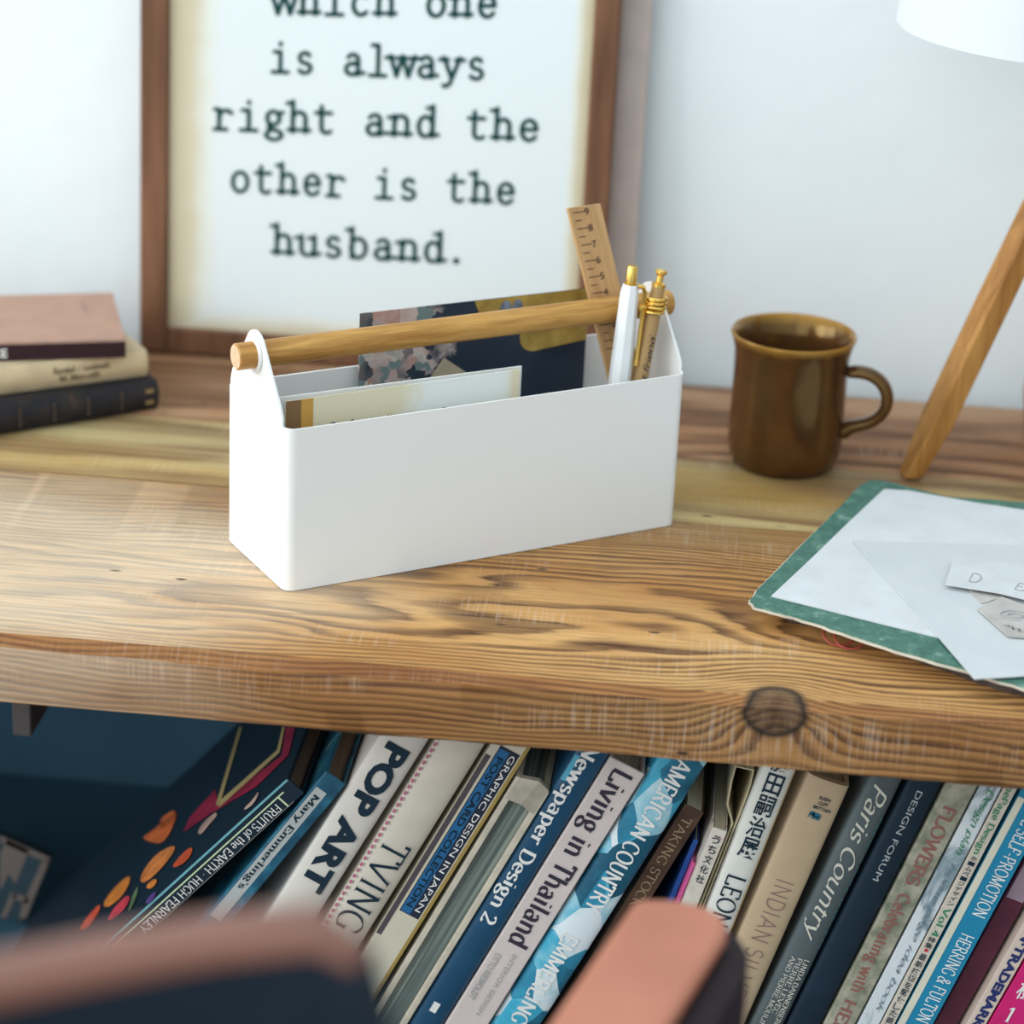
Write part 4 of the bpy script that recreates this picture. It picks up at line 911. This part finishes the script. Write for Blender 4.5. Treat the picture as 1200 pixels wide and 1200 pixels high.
# 9
QUILT = patch_cells('blue_quilt_print', [(0.22, (0.012, 0.10, 0.17)), (0.38, (0.03, 0.25, 0.40)), (0.52, (0.05, 0.40, 0.58)), (0.64, (0.35, 0.62, 0.72)), (0.76, (0.72, 0.80, 0.84))], 55, .4, (1, 1, .7))
B = Book('hardback_book', 'blue and white patterned book with white capitals touching the leather armrest tip', ((771, 898), (588, 1174)), ((823, 905), (637, 1197)), QUILT, 0.05, 0.21, rounded=0.0035, lean=25.0)
B.text("AMERICAN COUNTRY", 'condensed', (800, 890), (686, 1064), 0.36, 0.74, WHITEINK)
B.text("EMMERLING", 'condensed', (676, 1098), (607, 1200), 0.30, 0.66, WHITEINK)
# 10
BROWNJ = cloth_like('brown_jacket', [(0.3, (0.05, 0.028, 0.02)), (0.7, (0.16, 0.085, 0.05))], 30, .45)
B = Book('paperback_book', 'narrow brown book with faded tan capitals between blue patterned book and dark gap', ((803, 945), (735, 1048)), ((824, 951), (762, 1058)), BROWNJ, 0.06, 0.19, top=(813, 947), board=.0012, soft=True, lean=24.2)
B.text("TAKING STOCK", 'roman', (806, 958), (742, 1062), 0.25, 0.70, mat('tan_ink', (0.34, 0.23, 0.14), .6))
# 11 thin things in the gap
B = Book('paperback_book', 'thin cobalt blue book in the gap behind the armrest tip', ((812, 984), (784, 1056)), ((816, 990), (790, 1056)), mat('cobalt_cover', (0.015, 0.075, 0.30), .4), 0.062, 0.19, top=(820, 986), board=.0008, soft=True, lean=15.8)
B = Book('magazine', 'thin bright pink magazine in the gap behind the armrest tip', ((804, 1010), (787, 1056)), ((808, 1012), (796, 1056)), mat('pink_cover', (0.62, 0.10, 0.30), .4), 0.056, 0.19, top=(814, 1011), board=.0006, soft=True, lean=15.3)
PAT = cloth_like('printed_paper_jacket', [(0.35, (0.60, 0.54, 0.46)), (0.58, (0.70, 0.65, 0.58)), (0.66, (0.45, 0.20, 0.22)), (0.74, (0.20, 0.32, 0.38))], 70, .5)
B = Book('paperback_book', 'small patterned Japanese paperback standing nearly upright above the armrest tip', ((823, 961), (802, 1050)), ((844, 977), (829, 1050)), PAT, 0.05, 0.15, top=(832, 968), board=.0008, soft=True, lean=15.0)
B.upright("\u3046\u3061\u6587\u5316\u793e", (828, 975), (822, 1038), 0.22, 0.78, INK, fill=.8)
Book.prev = (Book.prev[0]+Book.prev[1]*0.0048, Book.prev[1], Book.prev[2])      # room for the thin booklet
# 12
B = Book('hardback_book', 'white book with large black Japanese characters and serif capitals', ((883, 905), (836, 1050)), ((932, 909), (862, 1073)), mat('white_art_jacket', (0.70, 0.70, 0.65), .35, var=.04), 0.05, 0.21, rounded=.003, lean=14.6)
B.upright("\u85e4\u7530\u55e3\u6cbb\u5c55", (914, 880), (873, 1007), 0.24, 0.80, INK, fill=.92)
B.text("LEONARD", 'roman', (857, 1023), (815, 1130), 0.24, 0.84, INK)
MB().box((B.t*.93, 0.0022, 0), (B.t+.0003, 0.004, B.h)).build('tan_edge', mat('tan_edge', (0.45, 0.32, 0.16), .5), B.o)
# thin booklet with a splayed, looped cover beside it
lc_ = [B.loc(px, py) for px, py in ((840, 1035), (848, 995), (852, 950), (857, 922), (862, 905), (868, 905), (870, 925), (864, 948), (854, 975), (846, 1005), (835, 1045))]
zs = 0.2402
pl_ = [(-0.0030, 0.002)]+[(-0.0030, zs*.6), (-0.0030, zs)]+[(min(-0.0030, p.x), p.z) for p in lc_[1:5] if p.z > zs+0.003]+[(-0.0030, lc_[5].z), (-0.0016, lc_[6].z)]+[(-0.0012, p.z) for p in lc_[7:10]]+[(-0.0012, zs*.6), (-0.0012, 0.002)]
b = MB(); rs = []; q_ = [Vector((x, 0.007, z)) for x, z in pl_]
for i, p in enumerate(q_):
    d = (q_[min(i+1, len(q_)-1)]-q_[max(i-1, 0)]).normalized(); nn = Vector((d.z, 0, -d.x))*0.0005
    rs.append([p+nn, p-nn, p-nn+Vector((0, 0.16, 0)), p+nn+Vector((0, 0.16, 0))])
b.rings(rs); o = b.build('booklet', mat('cream_booklet', (0.52, 0.45, 0.29), .6, var=.12), None, True); o.matrix_world = B.M
tag(o, 'thin cream booklet with a looped open cover left of the white Japanese-lettered book', 'booklet', 'books leaning on the shelf under the desk')
# 13
B = Book('hardback_book', 'tan book with small blue elephant emblem and faded mauve capitals', ((946, 911), (872, 1080)), ((999, 926), (881, 1172)), mat('tan_jacket', (0.47, 0.35, 0.225), .5, var=.05), 0.05, 0.21, top=(972, 916), rounded=.003, lean=15.9)
for i, (tx, x0, x1) in enumerate((("SUSIN", .44, .72), ("CLIFF", .47, .70), ("BRITTAIN", .40, .82))):
    zc = B.loc(964-i*2.8, 933+i*5.5).z
    lettering('lettering', tx, 'sansbold', B.t*x0, B.t*x1, zc-.0022, zc, lambda x, z: (x, -.0005, z), INK, B.o, True)
zc = B.loc(953, 955).z; xe = B.t*.55; b = MB(); P = lambda pts: b.add([(xe+x*.001, -.0006, zc+z*.001) for x, z in pts], [tuple(range(len(pts)))])
P([(2.6*math.cos(a*PI/8), 1.6*math.sin(a*PI/8)+.6) for a in range(16)]); P([(-2.6+1.5*math.cos(a*PI/6), 1.0+1.5*math.sin(a*PI/6)) for a in range(12)])
for x in (-1.8, -.6, .8, 1.9): P([(x-.45, -2.2), (x+.45, -2.2), (x+.45, .4), (x-.45, .4)])
P([(-3.9, 1.2), (-3.2, 1.2), (-3.7, -1.8), (-4.4, -1.8)])
b.build('elephant_emblem', mat('teal_print', (0.015, 0.13, 0.20), .5), B.o)
B.text("INDIAN SILVER", 'thinsans', (921, 1030), (855, 1180), 0.30, 0.72, mat('mauve_ink', (0.23, 0.135, 0.13), .5))
# 14
B = Book('hardback_book', 'slate grey book with pale flowing script lettering', ((1004, 929), (884, 1173)), ((1060, 923), (917, 1195)), cloth_like('slate_jacket', [(0.3, (0.065, 0.085, 0.095)), (0.7, (0.10, 0.125, 0.135))], 14, .4), 0.05, 0.21, rounded=.004, lean=17.4)
PALE = mat('pale_script', (0.60, 0.58, 0.50), .5)
B.text("Paris Country", 'script', (1032, 917), (945, 1095), 0.24, 0.74, PALE)
for i, tx in enumerate(("LINDA DANNENBERG", "PIERRE LEVEC", "AND PIERRE MOULIN")):
    B.text(tx, 'roman', (934-8*i, 1120-i*2), ((896, 1200), (898, 1185), (882, 1200))[i], 0.66-.22*i, 0.82-.22*i, PALE)
B.text("FRENCH FLEA MARKETS", 'thinsans', (1034, 958), (958, 1112), 0.84, 0.93, mat('teal_faint', (0.03, 0.15, 0.15), .5))
# 15
B = Book('hardback_book', 'navy black book with small spaced white capitals beside the slate grey book', ((1062, 923), (918, 1195)), ((1103, 922), (966, 1196)), BLACKC, 0.05, 0.21, rounded=.003, lean=17.9)
B.text("DESIGN FORUM", 'sans', (1073, 925), (1019, 1029), 0.36, 0.55, mat('grey_white_ink', (0.42, 0.44, 0.46), .5))
# 16
MOTT = cloth_like('mottled_jacket', [(0.30, (0.10, 0.125, 0.085)), (0.48, (0.27, 0.27, 0.20)), (0.66, (0.43, 0.40, 0.32))], 70, .55, (1, 1, 1), 5)
B = Book('hardback_book', 'mottled beige and green book with faded reddish lettering', ((1106, 923), (968, 1196)), ((1143, 926), (1004, 1197)), MOTT, 0.05, 0.21, lean=18.0)
RUST = mat('faded_red_ink', (0.26, 0.105, 0.085), .6)
B.text("FLOWERS.", 'roman_bold', (1116, 946), (1065, 1042), 0.28, 0.72, RUST); B.text("Celebrating with", 'roman_bold', (1062, 1048), (1000, 1162), 0.28, 0.70, RUST)
B.text("HER.", 'roman_bold', (994, 1170), (972, 1215), 0.28, 0.7, RUST)
# 17
SCRIB = cloth_like('pale_scribbled_jacket', [(0.38, (0.22, 0.29, 0.33)), (0.48, (0.60, 0.65, 0.68)), (0.70, (0.68, 0.72, 0.75))], 45, .45, (1, 1, .5), 4, 1.0)
B = Book('paperback_book', 'pale bluish white book with faint scribbled marks next to the mottled book', ((1147, 926), (1006, 1196)), ((1169, 930), (1033, 1197)), SCRIB, 0.05, 0.20, board=.001, soft=True, lean=18.0)
GREENT = mat('green_ink', (0.03, 0.22, 0.10), .5)
B.text("Design plan", 'script', (1166, 925), (1128, 1003), 0.45, 0.8, GREENT); B.text("home page idea book", 'script', (1120, 1010), (1030, 1185), 0.5, 0.78, mat('blue_grey_ink', (0.15, 0.21, 0.26), .5))
# 18
B = Book('paperback_book', 'white book with green lettering and black Japanese text left of the bright blue book', ((1171, 930), (1035, 1197)), ((1188, 932), (1050, 1197)), mat('putty_jacket', (0.60, 0.54, 0.46), .4), 0.05, 0.20, board=.001, soft=True, lean=18.0)
B.text("HomePage Design", 'roman_bold', (1192, 900), (1142, 1001), 0.26, 0.74, GREENT)
B.text("Vol.4", 'roman_bold', (1111, 1064), (1094, 1097), 0.26, 0.78, GREENT)
B.upright("\u30db\u30fc\u30e0\u30da\u30fc\u30b8\u30c7\u30b6\u30a4\u30f3", (1141, 1003), (1112, 1062), 0.24, 0.76, INK, fill=.82)
B.upright("\u7279\u96c6", (1093, 1098), (1085, 1111), 0.2, 0.8, INK, fill=.88)
B.upright("\u6700\u65b0\u6280\u8853\u3092\u99c6\u4f7f\u3057\u305f\u9280\u5e2b", (1081, 1117), (1036, 1208), 0.2, 0.8, INK, fill=.86)
zc = B.loc(1085, 1111).z; MB().add([(B.t*.5+.0012*math.cos(a*PI/5), -.0005, zc-.001+.0012*math.sin(a*PI/5)) for a in range(10)], [tuple(range(10))]).build('red_dot', mat('red_dot', (.5, .03, .05), .5), B.o)
# 19
B = Book('hardback_book', 'bright blue book with white serif capitals and a cream edge', ((1191, 932), (1051, 1197)), ((1225, 962), (1093, 1197)), mat('cyan_blue_jacket', (0.010, 0.225, 0.39), .35, var=.05), 0.05, 0.21, lean=18.4)
B.patch('cream_edge', (1191, 932), (1030, 1240), 0.0, 0.22, mat('cream_strip', (0.66, 0.64, 0.52), .4), -0.0003)
B.text("CREATIVE SELF-PROMOTION", 'roman', (1222, 905), (1145, 1074), 0.44, 0.84, WHITEINK); B.text("HERRING & FULTON", 'roman', (1130, 1093), (1076, 1196), 0.44, 0.84, WHITEINK)
# 20, 21, 22
B = Book('hardback_book', 'dark maroon book to the right of the bright blue book', ((1226, 962), (1095, 1197)), ((1236, 1000), (1122, 1197)), cloth_like('maroon_jacket', [(0.3, (0.055, 0.012, 0.028)), (0.7, (0.13, 0.025, 0.05))], 20, .4), 0.058, 0.20, lean=18.7)
B.patch('mauve_band', (1200, 1010), (1178, 1050), 0.1, 0.9, mat('mauve_band', (0.33, 0.24, 0.30), .5), -.0003)
B = Book('paperback_book', 'cream book with bold navy trademark lettering in the lower right corner', ((1232, 1010), (1125, 1197)), ((1250, 1045), (1150, 1200)), mat('cream_pink_jacket', (0.66, 0.53, 0.45), .4), 0.05, 0.20, board=.0012, soft=True, lean=19.2)
B.text("JAPAN\u00b7TRADEMARK", 'sansheavy', (1222, 1052), (1142, 1205), 0.30, 0.80, mat('navy_title_ink', (0.010, 0.025, 0.13), .5))
B = Book('magazine', 'magenta book with white Japanese characters at the far lower right', ((1252, 1047), (1154, 1200)), ((1300, 1060), (1205, 1215)), mat('magenta_jacket', (0.60, 0.012, 0.16), .4), 0.05, 0.20, board=.0012, soft=True, lean=19.6)
B.upright("\u5546\u6a19", (1217, 1120), (1186, 1172), 0.18, 0.60, WHITEINK, fill=.85)
zc = B.loc(1186, 1180).z; lettering('lettering', "1", 'roman', B.t*.22, B.t*.42, zc-.010, zc, lambda x, z: (x, -.0005, z), WHITEINK, B.o)

# ------------------------------------------------------------------ dim outlined folder deep in the shelf, left
YF = 0.26; ca = on_y(58, 1008, YF); cb = on_y(22, 1095, YF); cl = on_y(0, 981, YF)
fu_ = Vector((ca.x-cb.x, 0, ca.z-cb.z)).normalized(); fv_ = Vector((fu_.z, 0, -fu_.x)); fh = (ca.z-SHELF_Z-0.0012)/fu_.z
FW = 0.17; org = ca-fu_*fh
FM = frame_matrix(org, fv_, (0, 1, 0), fu_); lowz = (FM @ Vector((0, 0, 0))).z
fo = thing('folder', 'dark folder with a dim brown outline leaning deep in the shelf at lower left', 'folder', FM)
LINEB = mat('dim_brown_line', (0.16, 0.125, 0.11), .7)
MB().box((-FW, 0, FW*math.tan(math.atan2(fu_.x, fu_.z))*0), (0, 0.012, fh)).build('cover', mat('dark_folder', (0.020, 0.045, 0.060), .6), fo, bevel=.001)
FI = FM.inverted()
def fl(*px): return [FI @ on_y(x, y, YF-0.0006) for x, y in px]
for pxs in (((0, 979), (58, 1005), (58, 1012), (0, 987)), ((50, 1008), (58, 1008), (36, 1062), (31, 1076), (22, 1076), (27, 1058)), ((8, 984), (34, 996), (18, 1036), (10, 1024), (0, 1045), (0, 1000)), ((13, 1046), (20, 1048), (7, 1076), (0, 1076)), ((17, 1046), (34, 1053), (32, 1060), (14, 1052))):
    P_ = fl(*pxs); MB().add([(p.x, -0.0004, p.z) for p in P_], [tuple(range(len(P_)))]).build('printed_line', LINEB, fo)

# ================================================================== leather chair in the foreground
ch = thing('armchair', 'brown leather chair pulled up to the desk in the blurred foreground', 'chair', Matrix.Translation((-0.10, -0.50, -0.76)))
CI = ch.matrix_world.inverted()
t = NT('brown_leather'); co = t.coords(); n = t.noise(co, 14, 3); v = t.noise(co, 500, 2); t.bump(v, .1, .0005)
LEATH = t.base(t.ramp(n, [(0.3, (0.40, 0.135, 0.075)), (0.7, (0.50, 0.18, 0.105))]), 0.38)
SHELLM = mat('shaded_chair_shell', (0.013, 0.022, 0.034), .5, spec=.12)  # near-black navy puts the unlit side's shade into the backrest colour
# backrest: a padded band that curves towards the camera on its left
ZB = 0.222
path = [on_z(px, py, ZB) for px, py in ((425, 1075), (370, 1062), (250, 1074), (110, 1098), (-40, 1128), (-220, 1180), (-420, 1250))]
b = MB(); rs = []
for i, p in enumerate(path):
    d = (path[min(i+1, len(path)-1)]-path[max(i-1, 0)]); d.z = 0; d.normalize(); nn = Vector((-d.y, d.x, 0))
    r = 0.0085; e = 0.6 if i == 0 else 1.0
    prof = [(r*math.cos(a)*e, r*math.sin(a)*e) for a in [PI*k/10 for k in range(11)]]+[(-r*e, -0.002), (r*e, -0.002)]
    rs.append([CI @ (Vector((p.x, p.y, ZB-0.0085-(0.005 if i == 0 else 0)))+nn*x+Vector((0, 0, z))) for x, z in prof])
b.rings(rs); o = b.build('backrest_pad', cloth_like('dark_tan_leather', [(0.3, (0.20, 0.072, 0.042)), (0.7, (0.26, 0.095, 0.058))], 14, 0.20, spec=.9), ch, True, angle=60)
b = MB(); rs = []
for i, p in enumerate(path):
    d = (path[min(i+1, len(path)-1)]-path[max(i-1, 0)]); d.z = 0; d.normalize(); nn = Vector((-d.y, d.x, 0))
    fl_ = d*(0.30 if i == 0 else 0.12 if i == 1 else 0.0)             # the shell flares out below its end
    rs.append([CI @ (Vector((p.x, p.y, 0))+nn*x-fl_*(ZB-.011-z)+Vector((0, 0, z-(0.004 if i == 0 else 0)))) for x, z in ((-.0085, ZB-.011), (.0085, ZB-.011), (.0085, -0.33), (-.0085, -0.33))])
b.rings(rs); b.build('backrest_shell', SHELLM, ch, True, angle=40)
# armrest: leather-topped arm reaching towards the shelf
ZA = 0.012
apx = [(741, 1056), (750, 1050), (790, 1051), (830, 1060), (852, 1074), (853, 1092), (834, 1122), (782, 1204), (700, 1320), (550, 1320), (640, 1200), (700, 1114)]
pts = [on_z(px, py, ZA) for px, py in apx]
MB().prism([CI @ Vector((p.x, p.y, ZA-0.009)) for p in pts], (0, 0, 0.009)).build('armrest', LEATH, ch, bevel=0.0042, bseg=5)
spx = [(748, 1060), (800, 1056), (845, 1066), (868, 1080), (879, 1098), (878, 1125), (800, 1260), (720, 1330), (570, 1330), (650, 1204), (708, 1116)]
pts = [on_z(px, py, ZA-0.004) for px, py in spx]
MB().prism([CI @ Vector((p.x, p.y, -0.33)) for p in pts], (0, 0, 0.33+ZA-0.0095)).build('arm_panel', mat('shaded_leather_side', (0.020, 0.012, 0.015), .5, spec=.15), ch, bevel=0.005, bseg=4)  # arm's leather side, its shade painted in as a darker colour
MB().box((-0.16, -0.10, 0.40), (0.13, 0.20, 0.47)).build('seat', LEATH, ch, bevel=0.02, bseg=4)
for x, y in ((-0.14, -0.08), (0.11, -0.08), (-0.14, 0.17), (0.11, 0.17)):
    MB().lathe([(0.011, 0.0005), (0.016, 0.40)], 16, (x, y, 0)).build('leg', SHELLM, ch, True)
